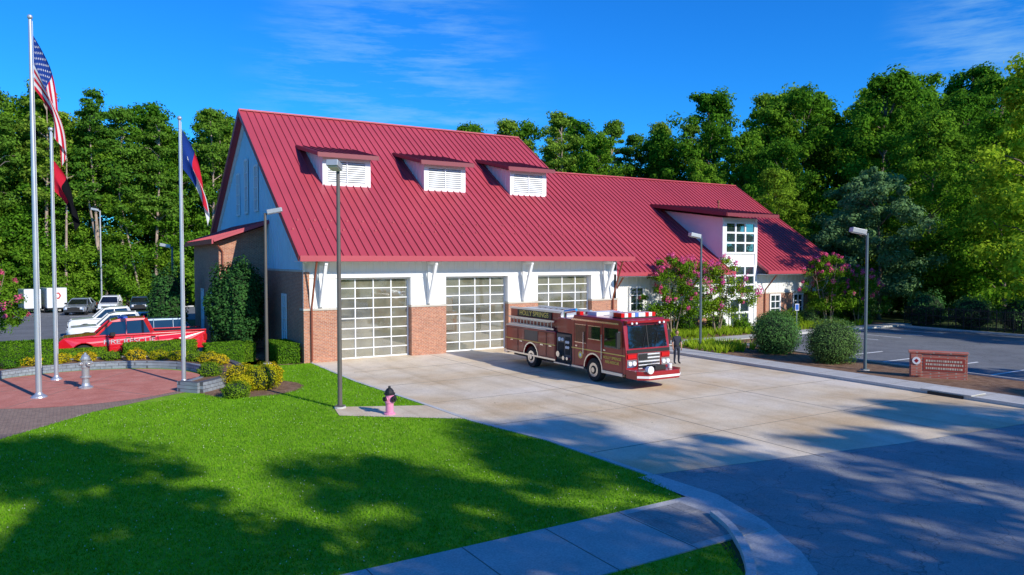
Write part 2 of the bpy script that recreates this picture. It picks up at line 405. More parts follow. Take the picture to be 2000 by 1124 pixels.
for i in range(4):
    for j in range(3):m.box(-.53+i*.39,-.53+i*.39+.375,-28.9+j*.65,-28.9+j*.65+.63,0,.036)
m.build('ramp_slabs',[G_RAMP])
sheet('hydrant_pad',[[(-2.3,-12.3),(1.0,-13.9),(1.15,-16.8),(-2.6,-13.9)]],.022,G_CONC)
m=MB()
m.strip([(.37,0),(.37,-7),(.87,-14),(1.02,-17),(1.72,-20.6),(1.92,-25)],.16,-.03,.035)
m.build('apron_edge',[G_KERB])
m=MB();m.strip([(19.53,-60),(19.53,-5),(20.6,-1.2)],.18,-.02,.16);m.build('kerb_right',[G_KERB])
m=MB();m.box(19.625,21.3,-60,-4.5,0,.13);m.box(21.3,33,-4.2,-2.6,0,.12);m.box(33,50,-3.6,-2.2,0,.12);m.box(34.3,36.4,-2.2,2.0,0,.12)
m.build('sidewalk_right',[G_WALK])
m=MB()
for i in range(24):
    y=-6-i*1.8;m.box(19.63,21.3,y,y+.02,.1,.134)
m.build('sidewalk_joints_right',[JOINT])
m=MB();m.box(19.38,19.66,-23.6,-22.2,.02,.13,1);m.box(19.40,20.5,-23.9,-21.9,.165,.20,0)
m.build('storm_drain',[G_KERB,DARK])
m=MB();m.box(21.3,25.9,-60,-4.2,0,.06);m.box(20.7,34.2,-2.6,2.2,0,.06);m.box(36.5,50,-2.2,2.2,0,.06);m.box(25.9,33,-5.5,-4.2,0,.06)
m.build('mulch_bed',[G_MULCH])
sheet('parking_lot_right',[[(26,-35),(26,-5.6),(33,-5.6),(33,-3.7),(48,-3.7),(48,-35)]],.02,G_LOT)
m=MB()
m.box(25.9,26.02,-35,-5.6,0,.14);m.box(47.95,48.1,-35,-3.6,0,.14);m.box(33,47.94,-3.72,-3.6,0,.14)
m.build('kerb_lot',[G_KERB])
m=MB()
for i in range(6):
    x=34+i*2.7;m.box(x,x+.12,-9,-4,.0,.026)
for i in range(5):
    y=-13-i*2.7;m.box(26.4,31,y,y+.12,0,.026)
m.build('parking_lines_right',[PAINT])
m=MB()
for i in range(12):
    y=8.3+i*3.2;m.box(-10.5,-5,y,y+.12,0,.018)
for i in range(10):
    x=-30+i*2.8;m.box(x,x+.12,47,52,0,.018)
m.build('parking_lines_left',[PAINT])
m=MB();m.box(-90,2,54,54.18,0,.15);m.box(-3.9,-3.75,5.6,34,0,.15);m.box(-80,-3.91,5.5,5.62,0,.14);m.build('kerb_left_lot',[G_KERB])
def circ(cx,cy,r,n=56,a0=0,a1=360):return [(cx+r*math.cos(R(a0+(a1-a0)*i/n)),cy+r*math.sin(R(a0+(a1-a0)*i/n))) for i in range(n+(0 if a1-a0==360 else 1))]
sheet('paver_path',[[(-5.3,-4.4),(-6.3,-5.9),(-7.6,-6.7),(-10,-8.7),(-12.6,-11.9),(-19,-20),(-34,-20),(-20,-1),(-15.6,1)]],.014,PAVER)
sheet('red_plaza',[circ(-10.3,-2,5.0)],.02,G_REDC)
m=MB()
for k in range(6):
    a=R(60*k);m.beam((-10.3+.1*math.cos(a),-2+.1*math.sin(a),.02),(-10.3+4.95*math.cos(a),-2+4.95*math.sin(a),.02),.025,.009)
m.build('plaza_joints',[JOINT])
BLOCK=brickmat('retaining_block',(.30,.34,.38),(.22,.25,.29),(.10,.10,.11),.4,.15,.012)
m=MB()
arc=circ(-10,-1.5,6.35,44,-52,200);arci=circ(-10.2,-1.8,5.15,44,-48,196)
m.strip(arc,.3,-.02,.46);m.strip(arci,.24,-.02,.36)
m.strip([arc[0],arci[0]],.28,-.02,.44)
for i in range(44):m.add([(*arci[i],.33),(*arc[i],.40),(*arc[i+1],.40),(*arci[i+1],.33)],[(0,1,2,3)],1)
m.build('planter_wall',[BLOCK,G_MULCH])
sheet('mulch_bed_near',[circ(-4.0,-6.6,2.1,24)],.018,G_MULCH)
sheet('mulch_bed_wall',[[(-1.9,-.2),(0,-.2),(0,8.2),(-3.6,8.2),(-3.6,1.2),(-5.2,1.0),(-5.2,5.3),(-3.7,5.4)]],.018,G_MULCH)

def grass():
    rng=np.random.default_rng(3);n=380000
    x=rng.uniform(-24,2.0,n);y=rng.uniform(-31,1.5,n)
    lawn=np.ones(n,bool)
    edge=np.interp(-y,[0,7,14,17,20.6,25,27,29,30,31],[.3,.3,.75,.95,1.6,1.75,1.3,.3,-.4,-1.2]);lawn&=x<edge
    lawn&=~((y<-26.7)&(y>-29.15))
    lawn&=~(np.hypot(x+10,y+1.5)<6.6)
    pe=np.interp(x,[-24,-19,-12.6,-10,-7.6,-6.3,-5.3],[-26,-20,-11.9,-8.7,-6.7,-5.9,-4.4]);lawn&=~((x<-5.3)&(y>pe))
    lawn&=~(np.hypot(x+4,y+6.6)<2.0)
    lawn&=~((x>-2.6)&(x<1.3)&(y<-12.3-.48*(x+2.3))&(y>-13.9-.77*(x+2.6)))
    lawn&=~((y>-.2)&(x>-5))
    lawn&=~((y>1.2))
    x=x[lawn];y=y[lawn];n=len(x)
    h=.03+.05*rng.random(n);a=rng.random(n)*math.pi*2;w=.011+.006*rng.random(n)
    dx=np.cos(a)*w;dy=np.sin(a)*w;lx=rng.normal(size=n)*.025;ly=rng.normal(size=n)*.025
    V=np.stack([np.stack([x-dx,y-dy,np.full(n,.004)],1),np.stack([x+dx,y+dy,np.full(n,.004)],1),np.stack([x+lx,y+ly,h],1)],1).reshape(-1,3)
    F=np.arange(3*n).reshape(-1,3);MI=np.zeros(n)
    k=1100;idx=rng.choice(n,k,replace=False)
    P=np.stack([x[idx],y[idx],np.full(k,.07)],1);w=.013
    o=len(V);CV=np.stack([P+[-w,-w,0],P+[w,-w,.0],P+[0,w*1.3,.015]],1).reshape(-1,3)
    V=np.concatenate([V,CV]);F=np.concatenate([F,np.arange(3*k).reshape(-1,3)+o]);MI=np.concatenate([MI,np.ones(k)])
    me=quad_mesh('grass_blades',V,F,MI,[leafmat('grass_blade',(.19,.37,.010),(.37,.62,.03),.35,.6),simple('clover',(.48,.52,.34),.8)])
    o=bpy.data.objects.new('grass_blades',me);COL.objects.link(o)
grass()

# ------------------------------------------------------------------ fire station
FS=empty('fire_station')
TS=.672
def zp(y): return 5.7+TS*(y+1.2)
def zw(y): return 4.6+.661*(y-.9)
RY=13.6;W=21.2
m=MB()
def slope(m,x0,x1,ya,za,yb,zb,ribs=True,sp=.46,th=.16,mi=0):
    m.slab([(x0,ya,za),(x1,ya,za),(x1,yb,zb),(x0,yb,zb)],th,mi)
    if ribs:
        n=max(1,round((x1-x0)/sp));d=(Vector((0,yb-ya,zb-za))).normalized();nn=Vector((0,-d.z,d.y))
        if nn.z<0:nn=-nn
        for i in range(n+1):
            x=x0+.022+(x1-x0-.044)*i/n
            m.beam(Vector((x,ya,za))+nn*.03,Vector((x,yb,zb))+nn*.03,.04,.085,mi,up=tuple(nn))
slope(m,-.5,W+.5,-1.2,zp(-1.2),RY,zp(RY))
slope(m,-.5,W+.5,2*RY+1.2,zp(-1.2),RY,zp(RY),False)
m.beam((-.52,RY,zp(RY)+.03),(W+.52,RY,zp(RY)+.03),.35,.1)
m.box(-.5,W+.5,-1.32,-1.2,5.42,5.72)
for x in(-.53,W+.53):
    for s in(0,1):
        ya=-1.2 if s==0 else 2*RY+1.2
        m.beam((x,ya,zp(-1.2)-.12),(x,RY,zp(RY)-.12),.06,.34)
for k,(y0) in enumerate((.9,1.7)):
    for i in range(48):
        x=-.27+i*.466
        if (i+k)%2==0:m.box(x-.05,x+.05,y0-.03,y0+.03,zp(y0),zp(y0)+.10)
slope(m,W+.6,33.38,.9,zw(.9),RY,zw(RY))
slope(m,33.40,37.42,7.2,zw(7.2),RY,zw(RY))
slope(m,37.44,47.6,.9,zw(.9),RY,zw(RY))
slope(m,W+.6,47.6,2*RY-.9,zw(.9),RY,zw(RY),False)
m.beam((W+.5,RY,zw(RY)+.03),(47.6,RY,zw(RY)+.03),.35,.1)
m.box(W+.1,33.7,.80,.9,4.36,4.62);m.box(37.44,47.6,.80,.9,4.36,4.62)
m.beam((47.63,.9,zw(.9)-.1),(47.63,RY,zw(RY)-.1),.06,.3)
m.beam((47.63,26.3,zw(.9)-.1),(47.63,RY,zw(RY)-.1),.06,.3)
m.slab([(-3.25,7.4,6.72),(.0,7.4,7.9),(.0,18.9,7.9),(-3.25,18.9,6.72)],.16)
for i in range(25):
    y=7.45+i*.475;m.beam((-3.25,y,6.76),(-.02,y,7.94),.035,.06)
m.box(-3.34,-3.25,7.4,18.9,6.45,6.74)
m.build('roof',[RED],FS)
DC=[4.2,10.9,17.45]
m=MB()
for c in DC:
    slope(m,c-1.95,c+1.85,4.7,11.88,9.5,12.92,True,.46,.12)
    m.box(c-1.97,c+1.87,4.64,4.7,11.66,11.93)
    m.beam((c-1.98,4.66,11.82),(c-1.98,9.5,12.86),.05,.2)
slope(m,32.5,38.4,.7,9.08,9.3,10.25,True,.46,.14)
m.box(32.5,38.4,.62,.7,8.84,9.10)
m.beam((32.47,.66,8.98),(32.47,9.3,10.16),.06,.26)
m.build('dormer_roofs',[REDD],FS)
m=MB()
doors=[(1.87,6.14),(8.34,12.61),(14.78,19.05)]
piers=[(0,1.87),(6.14,8.34),(12.61,14.78),(19.05,W)]
for a,b in piers:
    m.box(a-(.02 if a==0 else -.0),b,-.10,.6,0,2.80,0)
    m.box(a-.05,b+.05,-.15,.598,2.80,2.90,4)
    m.box(a+.02,b-.02,.0,.55,2.90,4.5,1)
m.box(.02,W-.02,.0,.55,4.5,6.3,1)
m.box(.05,W-.05,-.05,.0,4.52,4.80,3)
x=.15
while x<W:
    lo=2.92
    for a,b in doors:
        if a-.1<x<b+.1:lo=4.82
    m.box(x,x+.05,-.028,.0,lo,5.40,3);x+=.42
for a,b in doors:
    m.box(a-.10,a+.02,-.04,.3,2.92,4.5,3);m.box(b-.02,b+.10,-.04,.3,2.92,4.5,3)
m.box(-.45,W+.45,-1.19,.02,5.40,5.44,3)
m.box(-.02,.25,.6,27.2,0,4.85,0)
m.box(-.06,.2,-.02,27.2,4.85,4.97,4)
m.box(-.018,.3,-.098,.6,2.9,4.85,0)
gab=[(0,4.97),(0,zp(0)-.2),(RY,zp(RY)-.2),(27.2,zp(0)-.2),(27.2,4.97)]
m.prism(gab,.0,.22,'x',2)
m.prism([(p[0],max(0,p[1]) if i not in(0,4) else 0) for i,p in enumerate(gab)],W-.22,W,'x',1)
y=.3
while y<27:
    top=zp(y)-.25 if y<RY else zp(2*RY-y)-.25
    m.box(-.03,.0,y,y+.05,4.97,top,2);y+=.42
for s in(0,1):
    ya=-.9 if s==0 else 28.1
    m.beam((-.08,ya,zp(-.9)-.42),(-.08,RY,zp(RY)-.42),.12,.42,3)
m.box(0,W,26.95,27.2,0,6.2,0)
m.prism([(-2.8,0),(-2.8,6.62),(-.02,7.62),(-.02,0)],8.3,18.3,'y',0)
m.box(W,33.4,2.2,2.5,0,1.0,0);m.box(W,33.4,2.22,2.5,1.0,5.2,1);m.box(W,33.4,2.16,2.22,1.0,1.08,4)
m.box(37.4,47.0,2.2,2.5,0,2.7,0);m.box(37.4,47.0,2.22,2.5,2.7,5.2,1);m.box(37.4,47.0,2.16,2.22,2.7,2.8,4)
x=W+.3
while x<46.9:
    if not 33.2<x<37.5:m.box(x,x+.05,2.19,2.22,1.09 if x<34 else 2.82,5.2,3)
    x+=.42
m.prism([(2.5,0),(2.5,zw(2.5)-.25),(RY,zw(RY)-.25),(25,zw(2.5)-.25),(25,0)],46.75,47.0,'x',1)
m.box(W,46.74,24.8,25,0,5,0)
m.box(W+.1,33.38,.9,2.2,4.30,4.34,3);m.box(37.44,47.5,.9,2.2,4.30,4.34,3)
m.prism([(2.0,0),(2.0,8.82),(8.8,9.75),(8.8,0)],33.4,37.4,'x',1)
for c in DC:
    m.prism([(5.3,zp(5.3)-.3),(5.3,11.74),(9.1,12.58),(9.1,zp(9.1)-.3)],c-1.5,c+1.5,'x',1)
    for y0 in (5.9,6.5,7.1,7.7,8.3):
        m.box(c-1.525,c-1.5,y0,y0+.05,zp(y0)-.1,11.85+(y0-5.3)*.2,3)
    m.box(c-1.52,c+1.52,5.24,5.3,10.02,10.26,3);m.box(c-1.52,c+1.52,5.24,5.3,11.5,11.74,3)
    m.box(c-1.52,c-1.18,5.24,5.3,10.26,11.5,3);m.box(c+1.18,c+1.52,5.24,5.3,10.26,11.5,3)
    m.box(c-1.18,c+1.18,5.28,5.3,10.26,11.5,5)
    for k in range(9):
        z=10.30+k*.133;m.add([(c-1.17,5.2,z),(c+1.17,5.2,z),(c+1.17,5.27,z+.10),(c-1.17,5.27,z+.10)],[(0,1,2,3)],3)
    m.box(c-.03,c+.03,5.18,5.24,10.26,11.5,3)
m.build('walls',[BRICK,WHITE,WHITE_SHADE,TRIM,STONE,DARK],FS)
for i,(a,b) in enumerate(doors):
    m=MB();y=.36
    m.box(a+.02,b-.02,y,y+.03,.02,4.48,1)
    cols=4;rows=8
    for k in range(cols+1):
        x=a+.02+(b-a-.04)*k/cols;w=.03 if 0<k<cols else .07;m.box(max(a+.02,x-w),min(b-.02,x+w),y-.05,y,.02,4.48,0)
    for k in range(rows+1):
        z=.02+4.46*k/rows;h=.026 if 0<k<rows else .07;m.box(a+.02,b-.02,y-.045,y-.002,max(.02,z-h),min(4.48,z+h),0)
    m.build('overhead_door_%d'%(i+1),[TRIM,DGLASS],FS)
m=MB()
for x in(.9,7.24,13.7,20.1):
    m.beam((x,-.12,3.0),(x,-1.08,5.35),.16,.16,0);m.box(x-.09,x+.09,-.14,-.0,2.95,5.4,0)
    m.beam((x,-.1,5.3),(x,-1.15,5.3),.14,.16,0)
m.box(-.03,.12,-.06,.0,2.9,5.4,0)
m.build('eave_brackets',[TRIM],FS)
m=MB()
for x in(.38,20.75):
    m.cyl((x,-1.2,5.4),(x,-1.0,5.0),.055,n=8);m.cyl((x,-1.0,5.0),(x,-.2,3.0),.055,n=8);m.cyl((x,-.2,3.0),(x,-.2,.1),.055,n=8)
m.cyl((-2.9,8.1,6.4),(-2.6,8.2,6.0),.05,n=8);m.cyl((-2.6,8.2,6.0),(-2.6,8.2,.1),.05,n=8)
for x in(22.6,38.6,44.5):
    m.cyl((x,.95,4.3),(x,2.1,3.0),.055,n=8);m.cyl((x,2.1,3.0),(x,2.1,.1),.055,n=8)
for x in (30,46.3):
    m.beam((x,1.0,4.3),(x,2.15,2.9),.12,.12)
m.cyl((40.0,8.6,zw(8.6)),(40.0,8.6,zw(8.6)+1.0),.08,n=8);m.cyl((40.0,8.6,zw(8.6)+1.0),(40.0,8.6,zw(8.6)+1.2),.14,n=8)
m.build('downspouts',[COPPER],FS)
def window_x(m,x,y0,y1,z0,z1,nc,nr):
    m.box(x-.04,x,y0,y1,z0,z1,1)
    for k in range(nc+1):
        y=y0+(y1-y0)*k/nc;w=.035 if 0<k<nc else .07;m.box(x-.09,x-.03,y-w,y+w,z0-.06,z1+.06,0)
    for k in range(nr+1):
        z=z0+(z1-z0)*k/nr;w=.025 if 0<k<nr else .07;m.box(x-.088,x-.032,y0,y1,z-w,z+w,0)
def window_y(m,y,x0,x1,z0,z1,nc,nr,t=.035):
    m.box(x0,x1,y-.04,y,z0,z1,1)
    for k in range(nc+1):
        x=x0+(x1-x0)*k/nc;w=t if 0<k<nc else .07;m.box(x-w,x+w,y-.10,y-.03,z0-.06,z1+.06,0)
    for k in range(nr+1):
        z=z0+(z1-z0)*k/nr;w=t if 0<k<nr else .07;m.box(x0,x1,y-.098,y-.032,z-w,z+w,0)
m=MB()
for yc,z1 in((10.6,11.6),(13.6,12.3),(16.4,11.6)):window_x(m,-.03,yc-.45,yc+.45,8.7,z1,2,4)
window_x(m,-.02,3.3,4.2,.8,3.5,2,4)
window_x(m,-2.8,10,10.9,.8,3.5,2,4);window_x(m,-2.8,14,14.9,.8,3.5,2,4)
for x in(24.2,27.2,30.4):window_y(m,2.2,x,x+1.3,1.75,3.5,2,3)
for x in(39.3,42.2):window_y(m,2.2,x,x+1.2,.9,2.6,2,3)
window_y(m,2.0,33.75,37.05,6.05,8.45,3,3,.07)
window_y(m,2.0,33.75,37.05,2.75,5.0,3,3,.07)
window_y(m,2.0,34.3,36.5,.15,2.4,2,2,.08)
for x in(33.55,37.25):m.box(x-.14,x+.14,1.93,2.0,0,8.8,0)
m.build('windows',[TRIM,WGLASS],FS)

# ------------------------------------------------------------------ fire engine
FE=empty('fire_engine')
def TB(m,L0,L1,W0,W1,z0,z1,mi=0):m.box(9.5+W0,9.5+W1,-5-L1,-5-L0,z0,z1,mi)
def TP(L,Wd,z):return(9.5+Wd,-5-L,z)
def arch(cx,cz,r,n=9):return [(cx+r*math.cos(math.pi*i/n),cz+r*math.sin(math.pi*i/n)) for i in range(n+1)]
def tprism(m,poly,W0,W1,mi):m.prism([(-5-L,z) for L,z in poly],9.5+W0,9.5+W1,'x',mi)
m=MB()
body=[(0,.62),(0,2.02),(4.7,2.02),(4.7,.62)]+arch(2.5,.62,.62)
tprism(m,body,0,2.5,0)
cab=[(6.05,.55),(6.05,2.62),(6.2,2.95),(9.55,2.95),(9.75,2.85),(9.98,1.55),(9.98,.62),(8.32,.62)]+arch(7.7,.62,.62)
tprism(m,cab,0,2.5,0)
TB(m,4.75,6.0,.08,2.42,2.0,2.72,0)
m.build('body',[ENG],FE,bevel=.05,segs=3)
m=MB()
TB(m,.3,9.8,.35,2.15,.42,.9,0)
TB(m,.02,4.65,.32,.36,2.03,2.92,7);TB(m,.02,4.65,2.14,2.18,2.03,2.92,7)
TB(m,.02,.08,.36,2.14,2.03,2.92,2)
TB(m,.1,4.6,.36,2.14,2.62,2.74,3)
TB(m,.0,4.7,.26,.40,2.90,2.99,2);TB(m,.0,4.7,2.1,2.24,2.90,2.99,2)
for L in np.arange(.5,4.6,.55):TB(m,L,L+.05,.36,2.14,2.74,2.9,2)
TB(m,0.0,3.9,.0,.30,2.021,2.05,2)
for z in(2.10,2.48):m.beam(TP(.15,.12,z),TP(4.4,.12,z),.06,.085,2)
for L in np.arange(.35,4.4,.32):m.beam(TP(L,.12,2.12),TP(L,.12,2.46),.035,.035,2)
for z in(2.14,2.40):m.beam(TP(.3,.22,z),TP(3.9,.22,z),.06,.06,2)
for a,b in((.12,1.2),(1.28,1.86),(3.16,3.9),(3.95,4.62)):
    z0=.72
    for x0,x1,q0,q1 in((a,b,z0,z0+.02),(a,b,1.92,1.94),(a,a+.02,z0+.02,1.92),(b-.02,b,z0+.02,1.92)):TB(m,x0,x1,-.006,.0,q0,q1,0)
    TB(m,(a+b)/2-.12,(a+b)/2+.12,-.03,0,1.25,1.31,1)
TB(m,1.9,3.12,-.006,0,1.40,1.9,9)
TB(m,0,4.7,-.012,0,.60,.68,1);TB(m,0,4.7,-.010,0,1.33,1.365,8)
TB(m,-.35,0,.1,2.4,.5,.68,2)
TB(m,-.02,0,.2,2.3,.75,1.9,2)
for w in(.1,2.2):TB(m,-.05,0,w,w+.2,1.2,1.5,4)
TB(m,4.72,6.02,.06,2.44,.6,2.0,0)
TB(m,4.8,5.95,.03,.06,.75,1.95,9)
TB(m,4.86,5.4,.015,.03,.85,1.55,0);TB(m,5.5,5.9,.015,.03,1.0,1.85,0)
for L,z,r in((5.05,1.7,.1),(5.3,1.7,.08),(5.62,1.35,.07),(5.78,1.35,.07),(5.62,1.6,.07),(5.78,1.6,.07)):
    m.cyl(TP(L,.03,z),TP(L,-.02,z),r,n=10,mi=3)
for L,z,r in((5.1,1.0,.14),(5.55,.85,.1),(5.85,.85,.08)):
    m.cyl(TP(L,.05,z),TP(L,-.14,z),r,n=12,mi=1)
TB(m,4.72,6.02,-.1,.1,.52,.58,2)
m.cyl(TP(4.95,.4,2.72),TP(4.95,.4,3.0),.08,n=8,mi=1);m.cyl(TP(4.95,.4,3.0),TP(5.6,.6,3.1),.09,n=8,mi=1)
TB(m,6.35,7.15,-.012,0,1.72,2.5,6);TB(m,7.35,8.2,-.012,0,1.95,2.5,6)
m.prism([(-5-8.5,1.66),(-5-8.5,2.52),(-5-9.42,2.52),(-5-9.62,1.9),(-5-9.58,1.66)],9.5-.012,9.5,'x',6)
TB(m,6.35,7.15,2.5,2.512,1.72,2.5,6)
m.prism([(-5-8.5,1.66),(-5-8.5,2.52),(-5-9.42,2.52),(-5-9.62,1.9),(-5-9.58,1.66)],12.0,12.012,'x',6)
for a,b,z0,z1 in((6.35,7.15,1.72,2.5),(7.35,8.2,1.95,2.5)):
    for q0,q1,r0,r1 in((a-.03,b+.03,z0-.04,z0-.01),(a-.03,b+.03,z1+.01,z1+.04)):TB(m,q0,q1,-.02,0,r0,r1,1)
for L in(6.28,7.2,8.36,9.72):TB(m,L,L+.015,-.006,0,.66,2.7,0)
for L in(6.34,8.42):TB(m,L+.05,L+.2,-.04,0,1.5,1.56,1)
TB(m,6.05,9.9,-.01,0,1.39,1.43,8)
TB(m,6.05,9.5,-.03,0,2.70,2.78,1)
TB(m,6.1,7.05,-.05,.1,.52,.6,2);TB(m,8.38,9.8,-.06,.1,.52,.64,2)
m.cyl(TP(7.02,-.06,1.2),TP(7.02,-.06,2.2),.02,n=6,mi=1);m.cyl(TP(8.36,-.06,1.1),TP(8.36,-.06,2.2),.02,n=6,mi=1)
for L in(2.5,7.7):
    for i in range(10):
        a=math.pi*i/10;b=math.pi*(i+1)/10
        m.beam(TP(L+.66*math.cos(a),.0,.62+.66*math.sin(a)),TP(L+.66*math.cos(b),.0,.62+.66*math.sin(b)),.03,.07,1)
def fr(z,o=.015):return 9.75+(2.85-z)*(.23/1.3)+o
m.add([TP(fr(1.72),.16,1.72),TP(fr(1.72),2.34,1.72),TP(fr(2.68),2.28,2.68),TP(fr(2.68),.22,2.68)],[(0,1,2,3)],6)
m.beam(TP(fr(1.72,.02),1.25,1.72),TP(fr(2.68,.02),1.25,2.68),.05,.03,0,up=(0,1,0))
for w in(.9,1.6):m.beam(TP(fr(1.72,.05),w,1.72),TP(fr(2.35,.05),w+.25,2.35),.02,.02,0)
TB(m,9.45,9.98,.05,2.45,2.80,2.90,7)
TB(m,8.75,9.35,.25,2.25,2.95,3.0,0)
for k in range(10):
    TB(m,8.78,9.32,.27+k*.197,.27+k*.197+.18,3.0,3.18,[4,3,4,3,5,3,3,4,3,4][k])
TB(m,6.6,7.3,.5,2.0,2.95,3.10,3);TB(m,7.6,8.3,1.0,1.5,2.95,3.13,2)
for w in(.15,2.15):TB(m,6.2,6.5,w,w+.2,2.95,3.1,4)
TB(m,9.98,10.0,.05,2.45,1.52,1.66,0)
TB(m,9.98,10.02,.62,1.88,.78,1.5,1)
for k in range(9):TB(m,10.02,10.035,.66,1.84,.82+k*.075,.855+k*.075,0 if k%2 else 3)
TB(m,10.02,10.04,.66,1.15,1.2,1.46,0)
for w in(.05,1.95):
    TB(m,9.98,10.03,w,w+.5,.92,1.24,1)
    for q in(.13,.37):m.cyl(TP(10.02,w+q,1.08),TP(10.06,w+q,1.08),.1,n=10,mi=3)
    TB(m,9.98,10.03,w+.02,w+.48,1.3,1.46,4)
for w in (.3,.55,1.85,2.1):m.cyl(TP(9.97,w,2.79),TP(10.02,w,2.79),.05,n=8,mi=3)
for w in(-.28,2.58):
    TB(m,9.62,9.7,w,w+.2,1.75,2.4,0)
    m.beam(TP(9.66,w+.1,2.42),TP(9.66,w+(.4 if w<0 else -.2),2.42),.03,.03,1)
m.build('equipment',[BLACK,CHROME,ALU,LWHITE,simple('lens_red',(.6,.01,.01),.2),simple('lens_blue',(.10,.22,.6),.2),CGLASS,ENG,GOLD,PANEL],FE)
m=MB()
bp=[(9.95,.02),(10.65,.02),(10.98,.40),(10.98,2.10),(10.65,2.48),(9.95,2.48)]
vs=[TP(L,w,.48) for L,w in bp]+[TP(L,w,.84) for L,w in bp];n=len(bp)
m.add(vs,[tuple(range(n-1,-1,-1)),tuple(range(n,2*n))]+[(i,(i+1)%n,n+(i+1)%n,n+i) for i in range(n)],0)
vs=[TP(L+.01,w,.56) for L,w in bp[1:5]]+[TP(L+.02,w,.66) for L,w in bp[1:5]]
m.add(vs,[(i,i+1,5+i,4+i) for i in range(3)],1)
TB(m,10.2,10.75,.95,1.55,.84,1.02,2);m.cyl(TP(10.8,.45,.92),TP(11.05,.45,.92),.13,.17,n=12,mi=1);m.cyl(TP(10.5,2.0,.84),TP(10.5,2.0,1.04),.1,n=10,mi=1)
m.build('front_bumper',[ENG,LWHITE,BLACK],FE,bevel=.015)
def wheel(m,c,r,w,axis='x',rim=1,tyre=0):
    c=Vector(c);d=Vector((w/2,0,0)) if axis=='x' else Vector((0,w/2,0))
    m.cyl(c-d*.8,c+d*.8,r,n=24,mi=tyre);m.cyl(c-d,c+d,r*.93,n=24,mi=tyre)
    m.cyl(c-d*1.05,c+d*1.05,r*.60,n=20,mi=rim);m.cyl(c-d*1.12,c+d*1.12,r*.36,n=14,mi=tyre);m.cyl(c-d*1.3,c+d*1.3,r*.22,n=12,mi=rim)
m=MB()
for L in(2.5,7.7):
    for w in(.2,2.3):wheel(m,TP(L,w,.55),.53,.34)
m.build('wheels',[BLACK,CHROME],FE)
m=MB();TB(m,.75,3.95,.27,.32,2.54,2.89,0);m.build('name_board',[DARK],FE)
text('HOLLY SPRINGS',TP(2.35,.262,2.715),(R(90),0,R(-90)),.36,GOLD,FE,'name_lettering',sx=1.05)
text('HOLLY SPRINGS',TP(9.05,-.012,1.22),(R(90),0,R(-90)),.17,GOLD,FE,'door_lettering_top')
text('FIRE-RESCUE',TP(9.05,-.012,1.03),(R(90),0,R(-90)),.17,GOLD,FE,'door_lettering_bottom')
m=MB();m.cyl(TP(6.75,0,1.12),TP(6.75,-.012,1.12),.17,n=8,mi=0);m.cyl(TP(6.75,-.012,1.12),TP(6.75,-.018,1.12),.08,n=12,mi=1);m.build('door_badge',[GOLD,LWHITE],FE)

